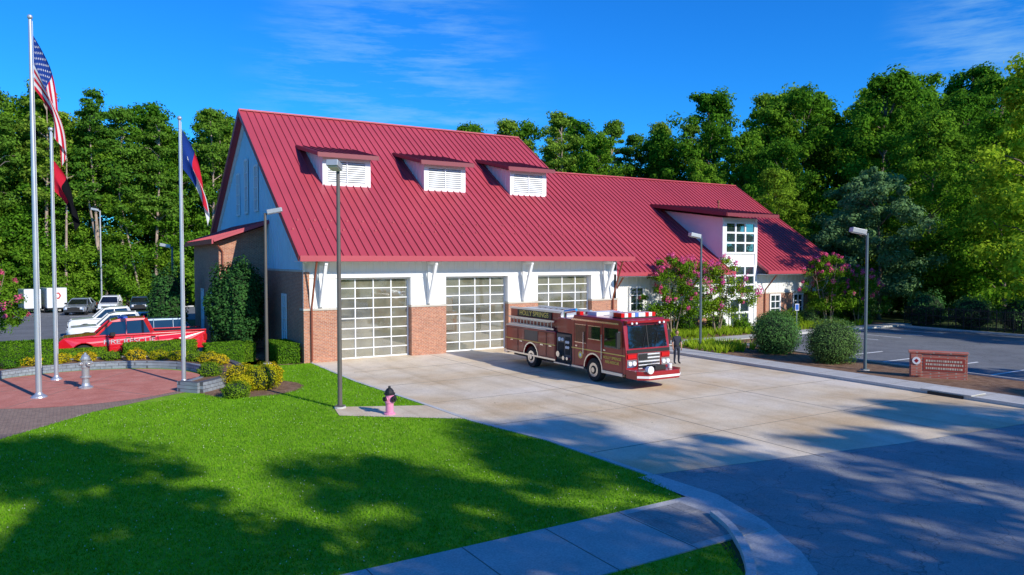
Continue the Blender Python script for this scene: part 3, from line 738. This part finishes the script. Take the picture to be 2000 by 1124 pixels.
# ------------------------------------------------------------------ cars
def car(name,x,y,rz,kind,paint,scale=1,txt=None):
    E=empty(name,(x,y,.02),rz);E.scale=(scale,)*3
    if kind=='pickup':
        Wd=2.0;r=.42;wx=(-2.12,1.75);L0,L1=-3.1,3.1;zb=.42
        top=[(L1,.55),(L1+.02,1.28),(.72,1.28),(-1.72,1.26),(-2.9,1.18),(-3.1,1.02),(-3.14,.5)]
        cabp=[(-1.65,1.2),(-.98,1.84),(-.6,1.93),(.42,1.93),(.70,1.3),(.70,1.2)];pil=(-.38,);
    elif kind=='suv':
        Wd=1.88;r=.37;wx=(-1.5,1.4);L0,L1=-2.4,2.4;zb=.36
        top=[(L1,.5),(L1+.03,1.05),(2.2,1.14),(-1.2,1.08),(-2.15,.98),(-2.38,.85),(-2.42,.45)]
        cabp=[(-1.25,1.05),(-.45,1.66),(0,1.72),(1.6,1.70),(2.15,1.12),(2.1,1.05)];pil=(.15,1.15)
    else:
        Wd=1.8;r=.33;wx=(-1.42,1.38);L0,L1=-2.3,2.35;zb=.32
        top=[(L1,.45),(L1+.02,.92),(1.75,1.0),(-1.15,.95),(-2.05,.82),(-2.28,.7),(-2.32,.4)]
        cabp=[(-1.2,.92),(-.4,1.40),(.1,1.45),(.8,1.42),(1.7,.98),(1.6,.92)];pil=(.25,)
    z0=zb
    poly=[(L0,z0)]+[p for p in reversed(arch(wx[0],z0,r*1.18))]+[p for p in reversed(arch(wx[1],z0,r*1.18))]+[(L1,z0)]+top
    hw=Wd/2
    def wf(s):
        def f(a,z):
            e=min(1,max(0,(abs(a)-(L1-.55))/.6));return s*(hw-.06*max(0,(z-.8)/.5)-.14*e*e)
        return f
    m=MB();m.prism(poly,wf(-1),wf(1),'y',0);m.build('body',[paint],E,bevel=.05,segs=3)
    zt=max(p[1] for p in cabp);zl=min(p[1] for p in cabp)
    def cf(s,o=0):return lambda a,z:s*(hw-.10-o-.20*(z-zl)/(zt-zl))
    m=MB();m.prism(cabp,cf(-1),cf(1),'y',0)
    m.build('glazing',[CGLASS],E,bevel=.02)
    m=MB()
    rp=[p for p in cabp if p[1]>zt-.1]
    rp=[(rp[0][0]-.04,rp[0][1]-.02)]+[(a,z+.05) for a,z in rp]+[(rp[-1][0]+.05,rp[-1][1]-.04)]
    m.prism(rp,cf(-1,-.02),cf(1,-.02),'y',0)
    for s in(-1,1):
        f=cf(s,-.015)
        def P(a,z):return(a,f(a,z),z)
        m.beam(P(*cabp[0]),P(*cabp[1]),.05,.10,0);m.beam(P(*cabp[-2]),P(*cabp[-3]),.06,.20 if kind=='pickup' else .12,0)
        for q in pil:m.beam(P(q,zl+.02),P(q,zt),.05,.11,0)
    if kind=='pickup':
        m.box(.9,3.0,-.84,.84,1.281,1.30,1)
        for s in(-1,1):m.box(.74,3.1,s*.90-.04,s*.90+.04,1.28,1.34,0)
    m.build('roof_pillars',[paint,DARK],E,bevel=.015)
    m=MB()
    for a in wx:
        for s in(-1,1):wheel(m,(a,s*(hw-.12),r),r,.24,'y')
    m.box(L0+.3,L1-.3,-hw+.25,hw-.25,.25,zb+.3,0)
    for s in(-1,1):
        zz=.85 if kind!='sedan' else .66
        m.box(L0-.03 if kind!='pickup' else L0-.05,L0+.22,s*(hw-.42)-.2,s*(hw-.42)+.2,zz-.08,zz+.1,2)
        m.box(L1-.1,L1+.035,s*(hw-.22)-.12,s*(hw-.22)+.12,zz-.05,zz+.25,3)
        m.box(-1.05,-.85,s*(hw+.06)-.1,s*(hw+.06)+.1,zl+.02,zl+.17,0)
        for q in(-.95,.1):m.box(q+.55,q+.75,s*(hw-.03)-.02,s*(hw-.03)+.02,zl-.12,zl-.08,1)
        for q in(-1.2,-.1,.95):m.box(q,q+.015,s*(hw-.004)-.012,s*(hw-.004)+.012,z0+.1,zl-.05,0)
    m.box(L0-.06,L0+.05,-.5,.5,.52,zb+.42,0)
    m.box(L0-.1,L0+.1,-hw+.15,hw-.15,.38,.52,1 if kind=='pickup' else 0)
    m.box(L1-.05,L1+.1,-hw+.15,hw-.15,.4,.55,1 if kind=='pickup' else 0)
    if txt:
        m.box(-.7,-.3,-.5,.5,1.98,2.05,4)
    m.build('running_gear',[BLACK,CHROME,simple('headlamp',(.7,.72,.75),.15),simple('tail_lamp',(.4,.01,.01),.2),simple('beacon_blue',(.05,.12,.5),.2)],E)
    if txt:
        text(txt,(-.25,-hw-.004,.93),(R(90),0,0),.29,LGREY,E,'door_lettering',sx=1.35,off=.0)
    return E
P_WHITE=simple('paint_white',(.75,.76,.76),.3,0,.02,coat=.8);P_SILV=simple('paint_silver',(.42,.46,.50),.3,.6,.03,coat=.8);P_BLUE=simple('paint_dark_blue',(.035,.07,.12),.3,.3,.03,coat=.8)
car('pickup_truck',-7.55,6.9,0,'pickup',PICK,1.16,'FIRE RESCUE')
car('parked_car',-6.4,11.2,0,'suv',P_BLUE,1.08)
car('pickup_truck',-7.4,14.6,0,'pickup',P_WHITE,1.08)
car('parked_car',-7.2,18.2,0,'suv',P_SILV,1.08)
car('pickup_truck',-7.4,22.0,0,'pickup',P_WHITE,1.05)
car('parked_car',-9.5,47.5,R(75),'sedan',P_SILV,1.1)
car('parked_car',-6.8,48.5,R(80),'suv',P_WHITE,1)
car('parked_car',-4.0,49.5,R(85),'sedan',P_BLUE,1.05)
TE=empty('box_trailer',(-11.9,51.8,0),R(12));TE.scale=(.9,.9,.9);m=MB()
m.box(-1.0,1.0,-1.8,1.8,.6,2.9,0);m.build('box',[P_WHITE],TE,bevel=.06)
m=MB();m.box(-.9,.9,-1.7,1.7,.45,.6,0)
for y in(-.45,.45):
    for x in(-1.0,1.0):wheel(m,(x,y,.36),.36,.2)
m.cyl((0,-1.81,2.0),(0,-1.83,2.0),.42,n=6,mi=2);m.cyl((0,-1.83,2.0),(0,-1.84,2.0),.24,n=6,mi=3)
m.build('fittings',[BLACK,CHROME,simple('mark_red',(.5,.04,.03),.5),LWHITE],TE)
TE2=empty('box_trailer',(-14.0,51.9,0),R(12));TE2.scale=(.88,.88,.88);m=MB();m.box(-.85,.85,-1.7,1.7,.6,2.85,0);m.build('box',[P_WHITE],TE2,bevel=.06)
m=MB();m.box(-.8,.8,-1.6,1.6,.45,.6,0)
for x in(-.88,.88):wheel(m,(x,0,.36),.36,.2)
m.build('fittings',[BLACK,CHROME],TE2)

# ------------------------------------------------------------------ street furniture
def lamp(x,y,h,ang,pole=BRONZE,r=.09,head=.75):
    E=empty('street_lamp',(x,y,0),ang);m=MB()
    m.cyl((0,0,0),(0,0,.08),.22,n=14,mi=2);m.box(-.16,.16,-.16,.16,.08,.12,0)
    m.cyl((0,0,.1),(0,0,h-.1),r,r*.75,n=12,mi=0)
    m.beam((0,0,h-.2),(.25,0,h-.1),.07,.07,0)
    t=.20;a=Vector((.12,0,h-.05));d=Vector((math.cos(t),0,math.sin(t)))
    m.beam(a,a+d*head,.42,.22,1);m.beam(a+Vector((0,0,-.12)),a+d*(head-.06)+Vector((0,0,-.12)),.34,.03,3)
    m.build('pole_and_head',[pole,LAMPH,G_KERB,LWHITE],E,bevel=.02)
lamp(-2.15,-12.6,8.9,R(-125),head=.62);lamp(-1.75,.75,8.05,R(-20))
GP=simple('lamp_pole_blue_grey',(.10,.14,.16),.5,.2)
lamp(23.1,-5.9,7.0,R(165),GP,.08,.7);lamp(22.95,-17.1,6.9,R(150),GP,.08,.7);lamp(-7.4,53.8,11,R(170),STEEL,.1);lamp(-3.6,24,6.6,R(170),GP,.09)
def flag(name,pole_xy,ztop,hoist,fly,ang,droop,cellfn,mats,stars=None,nu=39,nv=26,fold=.16):
    ax=math.cos(ang);ay=math.sin(ang)
    def P(u,v):
        dr=R(droop)*(1-.18*(1-u))
        out=fly*u*math.cos(dr)+.10
        z=ztop-hoist*v*(1-.25*u)-fly*u*math.sin(dr)
        s=fold*min(1,u*3)*math.sin(v*7.5+u*2.4)+.06*math.sin(u*9+v*3)*u
        out+=.55*fold*min(1,u*2)*math.cos(v*7.5+u*2.2)+hoist*.16*v*u
        return (pole_xy[0]+ax*out-ay*s,pole_xy[1]+ay*out+ax*s,z)
    m=MB()
    vs=[P(i/nu,j/nv) for i in range(nu+1) for j in range(nv+1)]
    m.v+=vs
    for i in range(nu):
        for j in range(nv):
            m.f.append((i*(nv+1)+j,(i+1)*(nv+1)+j,(i+1)*(nv+1)+j+1,i*(nv+1)+j+1));m.m.append(cellfn((i+.5)/nu,(j+.5)/nv))
    if stars:
        for(u,v,ru,rv,mi) in stars:
            for sgn in(1,-1):
                c=Vector(P(u,v));a=Vector(P(u+ru,v))-c;b=Vector(P(u,v+rv))-c;nn=a.cross(b).normalized()*.006*sgn
                pts=[]
                for k in range(10):
                    t=math.pi*2*k/10;q=1 if k%2==0 else .42;pts.append(c+a*math.sin(t)*q-b*math.cos(t)*q+nn)
                m.add(pts,[tuple(range(10))],mi)
    return m.build(name,mats,None,smooth=False,fix=False)
def fabric(name,c):
    m,N,Lk,b=nt(name);N.remove(b);d=N.new('ShaderNodeBsdfDiffuse');t=N.new('ShaderNodeBsdfTranslucent');mx=N.new('ShaderNodeMixShader')
    n=noise(N,Lk,20,2,pos(N));cc=ramp(N,Lk,n,[(.3,tuple(x*.9 for x in c)),(.7,c)])
    Lk.new(cc,d.inputs[0]);Lk.new(cc,t.inputs[0]);mx.inputs[0].default_value=.25
    Lk.new(d.outputs[0],mx.inputs[1]);Lk.new(t.outputs[0],mx.inputs[2]);Lk.new(mx.outputs[0],N['Material Output'].inputs[0]);return m
F_R=fabric('fabric_red',(.65,.025,.05));F_W=fabric('fabric_white',(.8,.8,.78));F_B=fabric('fabric_blue',(.02,.055,.26));F_K=fabric('fabric_black',(.012,.012,.014))
def us(u,v):
    if u<.4 and v<7/13:return 2
    return 0 if int(v*13)%2==0 else 1
st=[]
for r_ in range(9):
    n_=6 if r_%2==0 else 5
    for c_ in range(n_):
        st.append((.4*((c_*2+1+(r_%2))/12),(7/13)*((r_+1)/10),.014,.024,1))
def pole(x,y,h,r,name='flagpole'):
    E=empty(name,(x,y,0));m=MB();m.cyl((0,0,.02),(0,0,h),r,r*.55,n=14,mi=0);m.lathe((0,0,.02),[(r*2.6,0),(r*2.4,.05),(r*1.3,.13),(r*1.02,.2)],16,0)
    m.ell((0,0,h+.1),(.1,.1,.1),12,8,0);m.cyl((r*.9,-.03,1.2),(r*.7,-.03,h-.05),.008,n=5,mi=1)
    m.build('shaft',[STEEL,LWHITE],E,smooth=False);return E
def attach(f,x,y,E):
    f.parent=E;f.matrix_parent_inverse=Matrix.Translation((-x,-y,0))
FA=R(-31+8)
x,y=-11.75,-4.3;E=pole(x,y,14.9,.115);attach(flag('stars_and_stripes_flag',(x,y),14.3,2.1,3.7,FA,78,us,[F_R,F_W,F_B],st,fold=.22),x,y,E)
x,y=-11.2,.45;E=pole(x,y,11.3,.095);attach(flag('black_and_red_flag',(x,y),10.0,1.4,2.3,FA,70,lambda u,v:0 if u<.35 else 1,[F_R,F_K],fold=.2),x,y,E)
x,y=-6.35,-3.7;E=pole(x,y,11.6,.095)
attach(flag('state_flag',(x,y),11.2,1.7,3.1,FA,74,lambda u,v:2 if u<.33 else(0 if v<.5 else 1),[F_R,F_W,F_B],[(.165,.5,.035,.07,1)],fold=.14),x,y,E)
def hydrant(x,y,name,body,cap,s=1,ped=0,rz=0):
    E=empty(name,(x,y,.02),rz);E.scale=(s,s,s);m=MB()
    if ped:m.lathe((0,0,0),[(.25,0),(.25,.06),(.16,.1),(.13,.2),(.12,ped-.05),(.16,ped)],16,0)
    m.lathe((0,0,ped),[(.19,0),(.19,.05),(.13,.06),(.13,.36),(.155,.38),(.155,.43),(.14,.44),(.145,.66)],16,0)
    m.lathe((0,0,ped+.66),[(.185,0),(.185,.05),(.15,.06),(.14,.12),(.09,.19),(.045,.21),(.04,.27)],16,1)
    for a,r,l in((0,.075,.24),(180,.075,.24),(-90,.10,.25)):
        d=Vector((math.cos(R(a)),math.sin(R(a)),0));c=Vector((0,0,ped+.53));m.cyl(c,c+d*(l-.06),r*.8,n=12,mi=0);m.cyl(c+d*(l-.07),c+d*l,r,n=12,mi=1);m.cyl(c+d*l,c+d*(l+.04),.03,n=5,mi=1)
    m.build('barrel',[body,cap],E,bevel=.004)
hydrant(-1.0,-14.6,'fire_hydrant',PINK,DARK,1.08,0,R(20))
hydrant(-10.1,-2.9,'chrome_fire_hydrant',SATIN,SATIN,1.15,.4,R(30))
SG=empty('monument_sign',(23.5,-20.35,.05),math.atan2(-1.9,1.2));m=MB()
m.box(-1.15,1.15,-.22,.22,0,1.15,0);m.box(-1.2,1.2,-.27,.27,1.15,1.24,0);m.box(-1.1,-.68,-.27,-.22,.1,1.12,0)
m.box(-.6,1.05,-.235,-.22,.35,.95,1)
m.build('brick_wall',[BRICK2,simple('sign_panel',(.34,.05,.035),.7)],SG,bevel=.01)
m=MB();m.cyl((-.88,-.27,.80),(-.88,-.30,.80),.17,n=20);m.cyl((-.88,-.30,.80),(-.88,-.305,.80),.1,n=4,mi=1)
rng=np.random.default_rng(5)
for z in(.82,.66,.48):
    x=-.5
    while x<.95:
        w=.03+.06*rng.random();m.box(x,x+w,-.245,-.235,z-.045,z+.045,2);x+=w+.03
m.build('raised_lettering',[LWHITE,ENG,simple('letters_cream',(.6,.5,.4),.6)],SG)
m=MB();m.cyl((0,0,0),(0,0,2.2),.03,n=8,mi=0);m.box(-.15,.15,-.04,-.03,1.65,2.15,1);m.box(-.12,.12,-.045,-.04,1.7,2.1,2)
E=empty('parking_sign',(35.5,-3.4,.1),R(-25));m.build('post_and_plate',[STEEL,LWHITE,simple('sign_blue',(.02,.12,.5),.5)],E)
m=MB()
for i in range(18):
    y=-3+i*-.6;m.box(50.0,50.05,y,y+.05,0,1.7)
for z in(.25,.9,1.5):m.box(50.003,50.04,-13.4,-3,z,z+.05)
for i in range(90):
    y=-3-i*.115;m.box(50.01,50.03,y,y+.02,.1,1.65)
m.build('metal_fence',[DARK],None)

# ------------------------------------------------------------------ person
def person(x,y,rz):
    E=empty('firefighter',(x,y,.02),rz)
    J={'pel':(0,0,.95,.15,.105),'sp':(0,.0,1.12,.14,.10),'ch':(0,0,1.33,.175,.115),'nk0':(0,0,1.46,.075,.07),'nk':(0,-.005,1.53,.055,.058)}
    for s,t in((-1,'l'),(1,'r')):
        J['hip'+t]=(s*.10,0,.88,.10,.10);J['kn'+t]=(s*.115,-.01,.50,.068,.07);J['an'+t]=(s*.125,.02,.10,.046,.05);J['ft'+t]=(s*.14,-.15,.05,.045,.035)
        J['sh'+t]=(s*.19,0,1.41,.062,.062);J['el'+t]=(s*.245,.02,1.13,.045,.045);J['wr'+t]=(s*.25,-.05,.88,.030,.030);J['pm'+t]=(s*.25,-.065,.80,.022,.040)
    keys=list(J);Eg=[('pel','sp'),('sp','ch'),('ch','nk0'),('nk0','nk')]
    for t in'lr':Eg+=[('pel','hip'+t),('hip'+t,'kn'+t),('kn'+t,'an'+t),('an'+t,'ft'+t),('ch','sh'+t),('sh'+t,'el'+t),('el'+t,'wr'+t),('wr'+t,'pm'+t)]
    me=bpy.data.meshes.new('body');me.from_pydata([J[k][:3] for k in keys],[(keys.index(a),keys.index(b)) for a,b in Eg],[])
    o=bpy.data.objects.new('body_tmp',me);COL.objects.link(o)
    o.modifiers.new('s','SKIN');sv=me.skin_vertices[0].data
    for i,k in enumerate(keys):sv[i].radius=J[k][3:]
    sv[0].use_root=True
    ss=o.modifiers.new('ss','SUBSURF');ss.levels=2;ss.render_levels=2
    bpy.context.view_layer.update()
    dg=bpy.context.evaluated_depsgraph_get();m2=bpy.data.meshes.new_from_object(o.evaluated_get(dg));bpy.data.objects.remove(o)
    navy=simple('uniform_navy',(.015,.02,.04),.8);skin=simple('skin',(.50,.27,.18),.6,0,.05);boot=simple('boots',(.01,.01,.01),.4);hair=simple('hair',(.05,.03,.02),.8)
    m2.materials.clear()
    for q in(navy,skin,boot):m2.materials.append(q)
    for p in m2.polygons:
        c=p.center;p.use_smooth=True
        p.material_index=2 if c.z<.13 else(1 if(c.z>1.49 or(abs(c.x)>.2 and c.z<1.16)) else 0)
    b=bpy.data.objects.new('body',m2);COL.objects.link(b);b.parent=E
    m=MB();m.ell((0,-.015,1.655),(.078,.098,.118),16,12,0);m.ell((0,.012,1.70),(.086,.100,.095),16,10,1)
    m.ell((0,-.118,1.645),(.014,.02,.022),8,6,0)
    for s in(-1,1):m.ell((s*.08,0,1.65),(.012,.022,.033),8,6,0);m.ell((s*.03,-.103,1.668),(.011,.006,.007),8,6,2)
    m.box(-.025,.025,-.112,-.10,1.598,1.606,3)
    for s in(-1,1):
        for k in range(4):
            yy=-.035-.022*k;L=[.07,.082,.078,.06][3-k]
            p0=Vector((s*.25,yy,.79));p1=p0+Vector((-s*.008,0,-L*.55));p2=p1+Vector((-s*.022,0,-L*.45))
            m.cyl(p0,p1,.0095,.009,n=6,mi=0);m.cyl(p1,p2,.009,.007,n=6,mi=0)
        p0=Vector((s*.24,-.095,.84));p1=p0+Vector((-s*.01,-.025,-.035));p2=p1+Vector((-s*.008,-.006,-.03));m.cyl(p0,p1,.012,.010,n=6,mi=0);m.cyl(p1,p2,.010,.008,n=6,mi=0)
    m.box(-.155,.155,-.115,.115,.955,.995,3)
    m.build('head_and_hands',[skin,hair,DARK,simple('belt',(.02,.015,.01),.5)],E,smooth=True)
person(16.7,-10.5,R(-15))

# ------------------------------------------------------------------ vegetation: planted
def plant(name,me,x,y,s=1,rz=0,sz=None):return inst(name,me,x,y,s,rz,None,sz)
shrub('holly_tree',(-2.3,6.0,2.65),(1.65,1.6,2.75),12000,.16,L_HOLLY,1,lump=.13)
shrub('holly_tree',(-4.9,15,2.4),(1.3,1.3,2.6),4000,.18,L_HOLLY,7)
shrub('round_bush',(24.6,-10.4,1.15),(1.4,1.4,1.4),9000,.09,L_BUSH,2,lump=.05)
shrub('round_bush',(23.9,-14.6,1.1),(1.38,1.38,1.35),9500,.08,L_BUSH,3,lump=.05)
for i,(c,r) in enumerate([((-6.4,5.0,.52),(1.75,.42,.55)),((-3.7,1.9,.55),(.95,.5,.58)),((-2.45,2.7,.5),(.4,.7,.5)),((-.75,1.6,.52),(.55,1.5,.52)),((-13.0,4.0,.8),(1.7,.5,.72)),((-10.2,5.1,.45),(1.2,.35,.45))]):
    shrub('boxwood_hedge',c,r,int(900*8*(r[0]*r[2]+r[1]*r[2]+r[0]*r[1])),.075,L_HEDGE,10+i,box=True)
yb=[(-3.7,-6.9,.75,.62),(-3.1,-5.6,.6,.5),(-4.3,-5.6,.7,.55),(-4.6,-7.2,.5,.4)]
for i,(x,y,r,h) in enumerate(yb):shrub('golden_shrub',(x,y,h*.75),(r,r,h),3200,.07,L_YEL,30+i,lump=.15)
for i,(x,y,r,h) in enumerate([(-5.0,-8.3,.55,.38),(-5.35,-4.2,.5,.4),(-4.6,2.0,.5,.35)]):shrub('low_shrub',(x,y,(.3 if i==1 else 0)+h*.7),(r,r,h),2200,.06,L_HEDGE,40+i,lump=.15)
for i,a in enumerate(np.arange(8,190,11.5)):
    x=-10.1+5.75*math.cos(R(a));y=-1.6+5.75*math.sin(R(a));k=i%4
    shrub('golden_shrub' if k!=2 else 'low_shrub',(x,y,.54),(.50,.50,.28+.08*(k==1)),1500,.065,L_YEL if k!=2 else L_HEDGE,50+i,lump=.18)
CM=tree_mesh('crape_mesh',11,5.6,2.1,1.5,75,170,.13,.62,L_HEDGE,CRBARK,'round',.06,L_FLOW,4)
CM2=tree_mesh('crape_mesh_b',14,5.2,1.9,1.4,65,170,.13,.62,L_HEDGE,CRBARK,'round',.06,L_FLOW,4)
plant('crape_myrtle',CM,26.6,.2);plant('crape_myrtle',CM2,30.2,-.6,1.05,1.3);plant('crape_myrtle',CM,43.6,-.2,1.02,2.2);plant('crape_myrtle',CM2,-14.8,14,1.0,.7)
plant('crape_myrtle',CM2,46.3,-1.2,.9,3.2)
def tufts(name,pts,leafm,seed,h=.4,n=26):
    rng=np.random.default_rng(seed);V=[]
    for(x,y) in pts:
        for k in range(n):
            a=rng.random()*6.28;l=h*(.6+.6*rng.random());w=.02;o=.06
            bx=x+o*math.cos(a);by=y+o*math.sin(a);ca=math.cos(a+1.57)*w;sa=math.sin(a+1.57)*w
            V+= [(bx-ca,by-sa,.05),(bx+ca,by+sa,.05),(bx+math.cos(a)*l*.5+ca*.4,by+math.sin(a)*l*.5+sa*.4,.05+l),(bx+math.cos(a)*l*.5-ca*.4,by+math.sin(a)*l*.5-sa*.4,.05+l)]
    V=np.array(V);F=np.arange(len(V)).reshape(-1,4);me=quad_mesh(name,V,F,np.zeros(len(F)),[leafm]);o=bpy.data.objects.new(name,me);COL.objects.link(o)
rng=np.random.default_rng(8)
tufts('border_grass',[(rng.uniform(21.6,33.5),rng.uniform(-2.2,1.6)) for _ in range(200)]+[(rng.uniform(21.6,25.5),rng.uniform(-9,-4.4)) for _ in range(90)]+[(rng.uniform(37,48),rng.uniform(-2,1.6)) for _ in range(140)],L_LIME,4,.45)
for i,(x,y,r,h) in enumerate([(23.2,.8,.8,.7),(24.9,1.0,.8,.7),(28.4,1.0,.9,.8),(31.8,1.0,.8,.7),(32.6,-.8,.7,.6),(38.5,.9,.9,.8),(40.4,.9,.9,.8),(42,.6,.9,.8),(45.5,.8,1,.9)]):
    shrub('foundation_shrub',(x,y,h*.8),(r,r,h),1800,.12,L_HOLLY if i%2 else L_HEDGE,80+i)

# ------------------------------------------------------------------ trees
T_OAK=[tree_mesh('oak_mesh_%d'%i,20+i,25,6.6,2.4,230,150,.35,1.3,L_OAK,BARK,'oak') for i in range(4)]
T_TALL=[tree_mesh('tall_mesh_%d'%i,40+i,25,4.4,5,150,150,.34,1.2,L_OAK,BARK,'cone') for i in range(1)]
T_PINE=[tree_mesh('pine_mesh_%d'%i,30+i,26,3.6,12.5,80,160,.32,1.15,L_PINE,PBARK,'pine',.28) for i in range(3)]
T_EDGE=tree_mesh('edge_mesh',60,7,3.2,.3,80,150,.30,1.05,L_OAK,BARK,'oak')
T_LIME=tree_mesh('lime_mesh',61,19,4.8,2.5,160,230,.27,1.0,L_LIME,BARK,'oak')
T_GREY=tree_mesh('silver_mesh',62,14,4.3,1.2,150,220,.26,.85,L_GREY,BARK,'oak')
FOR=empty('forest_trees')
rng=np.random.default_rng(77)
k=0
def ft(x,y,s,pine=None):
    global k
    k+=1
    r_=rng.random()
    me=T_PINE[k%3] if (pine if pine is not None else r_<.25) else (T_TALL[0] if r_>.85 else T_OAK[k%4])
    inst('tree_%d'%k,me,x+rng.normal()*1.4,y+rng.normal()*1.4,s*(.86+.20*rng.random()),rng.random()*6.28,FOR)
for row,(yy,s) in enumerate(((59,.90),(65,.98),(72,1.0))):
    for x in np.arange(-75,12,5.6):
        ft(x+row*2.3,yy,s,pine=(rng.random()<(.55 if row==0 else .4)))
for row,(yy,s) in enumerate(((62,.66),(70,.72))):
    for x in np.arange(14,40,6):ft(x+row*2,yy,s)
for row in range(3):
    for i,t in enumerate(np.linspace(0,1,11)):
        px=(1-t)**2*34+2*t*(1-t)*66+t*t*80;py=(1-t)**2*50+2*t*(1-t)*38+t*t*(2)
        ft(px+row*5.5,py+row*5.5,.96+.03*row+.14*t,pine=(rng.random()<.3*(1-t)))
for x,y,s in((66,8,.98),(61,1,.84),(57,16,.80),(52,22,.74),(44,34,.70),(58,24,.9)):ft(x,y,s,False)
for x,y,s,r_ in((-7.7,56.3,.93,1),(-5.0,57,.88,3),(-12.6,56.5,.95,2),(-1.5,56.2,.84,4),(-17,56.6,.9,5)):
    k+=1;inst('tree_%d'%k,T_PINE[k%3],x,y,s,r_,FOR)
m=MB()
for x0,y0,x1,y1,h,r in((-6.6,55.6,-9.0,55.9,16,.17),(-3.2,55.7,-5.4,56,13,.13),(-10.8,55.8,-10.4,56,17,.16)):
    m.cyl((x0,y0,0),(x1,y1,h),r,r*.45,n=7)
    for q in(.55,.7,.85):
        c=Vector((x0,y0,0)).lerp(Vector((x1,y1,h)),q);m.cyl(c,c+Vector((1.1,-.3,.5)),.05,.015,n=5)
m.build('bare_trunks',[PBARK],FOR)
for x in np.arange(-75,14,3.0):k+=1;inst('understory_%d'%k,T_EDGE,x,55.9+rng.random()*2,.65+.6*rng.random(),rng.random()*6,FOR)
for t in np.linspace(0,1,20):
    px=(1-t)**2*34+2*t*(1-t)*62+t*t*62;py=(1-t)**2*42+2*t*(1-t)*26+t*t*(-4);k+=1
    inst('understory_%d'%k,T_EDGE,px,py,.8+.6*rng.random(),rng.random()*6,FOR)
plant('lime_green_tree',T_LIME,49.8,-13.0,1.05,.4);plant('lime_green_tree',T_LIME,57.5,-7,.95,2.4)
plant('silver_leaf_tree',T_GREY,53.5,1.5,1.0);plant('silver_leaf_tree',T_GREY,58,8,.95,2.0);
plant('oak_tree',T_OAK[1],51,11,.58,1.0)
for i,(x,y,r,h) in enumerate([(51.6,-4,1.5,1.6),(51.8,-7.5,1.6,1.4),(52,-11,1.6,1.5),(51,-15,1.4,1.2),(49.5,1,1.5,1.4)]):
    shrub('edge_shrub',(x,y,h*.8),(r,r,h),2500,.16,L_BUSH,120+i,lump=.2)
SH=[(-1.5,-54.2,.90),(5.5,-58.5,.84),(12.5,-61.5,.95),(20,-64,.86),(26.5,-66,.95),(33,-63,.85),(-7.5,-52,.82),(53,-43,.85)]
for i,(x,y,s) in enumerate(SH):plant('street_tree',T_OAK[i%3],x,y,s,i*1.1)
plant('street_tree',T_TALL[0],32,-38,.60,1.0)

# ------------------------------------------------------------------ light, sky
sun=Vector((.259*math.cos(R(28)),-.963*math.cos(R(28)),math.sin(R(28))))
ld=bpy.data.lights.new('sun','SUN');ld.energy=5.0;ld.angle=R(.5);ld.color=(1,.94,.83)
lo=bpy.data.objects.new('sun',ld);COL.objects.link(lo);lo.rotation_euler=sun.to_track_quat('Z','Y').to_euler()
w=bpy.data.worlds.new('World');scene.world=w;w.use_nodes=True;N=w.node_tree.nodes;Lk=w.node_tree.links
bg=N['Background'];bg.inputs[1].default_value=.15
sky=N.new('ShaderNodeTexSky');sky.sky_type='NISHITA';sky.sun_disc=False;sky.sun_elevation=R(28);sky.sun_rotation=math.atan2(sun.x,sun.y)
sky.air_density=1.0;sky.dust_density=.3;sky.ozone_density=3
hs=N.new('ShaderNodeHueSaturation');hs.inputs['Saturation'].default_value=1.25;hs.inputs['Value'].default_value=1.0;Lk.new(sky.outputs[0],hs.inputs['Color'])
c=mixc(N,Lk,1.0,hs.outputs[0],(.15,.76,1.36),'MULTIPLY')
tc=N.new('ShaderNodeTexCoord');mp=N.new('ShaderNodeMapping');mp.inputs['Scale'].default_value=(2,2,15);mp.inputs['Rotation'].default_value=(0,.08,0);Lk.new(tc.outputs['Generated'],mp.inputs[0])
n1=noise(N,Lk,3.6,10,mp.outputs[0],.66)
def lobe(dirv,tight):
    d=N.new('ShaderNodeVectorMath');d.operation='DOT_PRODUCT';Lk.new(tc.outputs['Generated'],d.inputs[0]);v=Vector(dirv).normalized();d.inputs[1].default_value=v
    r=N.new('ShaderNodeMapRange');r.interpolation_type='SMOOTHSTEP';r.inputs[1].default_value=tight;r.inputs[2].default_value=1;Lk.new(d.outputs['Value'],r.inputs[0]);return r.outputs[0]
s=N.new('ShaderNodeMath');s.operation='MAXIMUM';Lk.new(lobe((.39,.95,.215),.976),s.inputs[0]);Lk.new(lobe((1.106,.499,.29),.988),s.inputs[1])
a=N.new('ShaderNodeMath');a.operation='MULTIPLY'
Lk.new(ramp(N,Lk,n1,[(.44,(0,0,0)),(.90,(.8,.8,.8))]),a.inputs[0]);Lk.new(s.outputs[0],a.inputs[1])
c=mixc(N,Lk,a.outputs[0],c,(2.4,4.3,6.0));Lk.new(c,bg.inputs[0])
# ------------------------------------------------------------------ camera
cd=bpy.data.cameras.new('camera');cam=bpy.data.objects.new('camera',cd);COL.objects.link(cam);scene.camera=cam
cam.location=(-10.74,-39.09,5.5);cam.rotation_euler=(R(90-2.15),0,R(-31.18));cd.sensor_width=36;cd.lens=25.92;cd.clip_end=2000
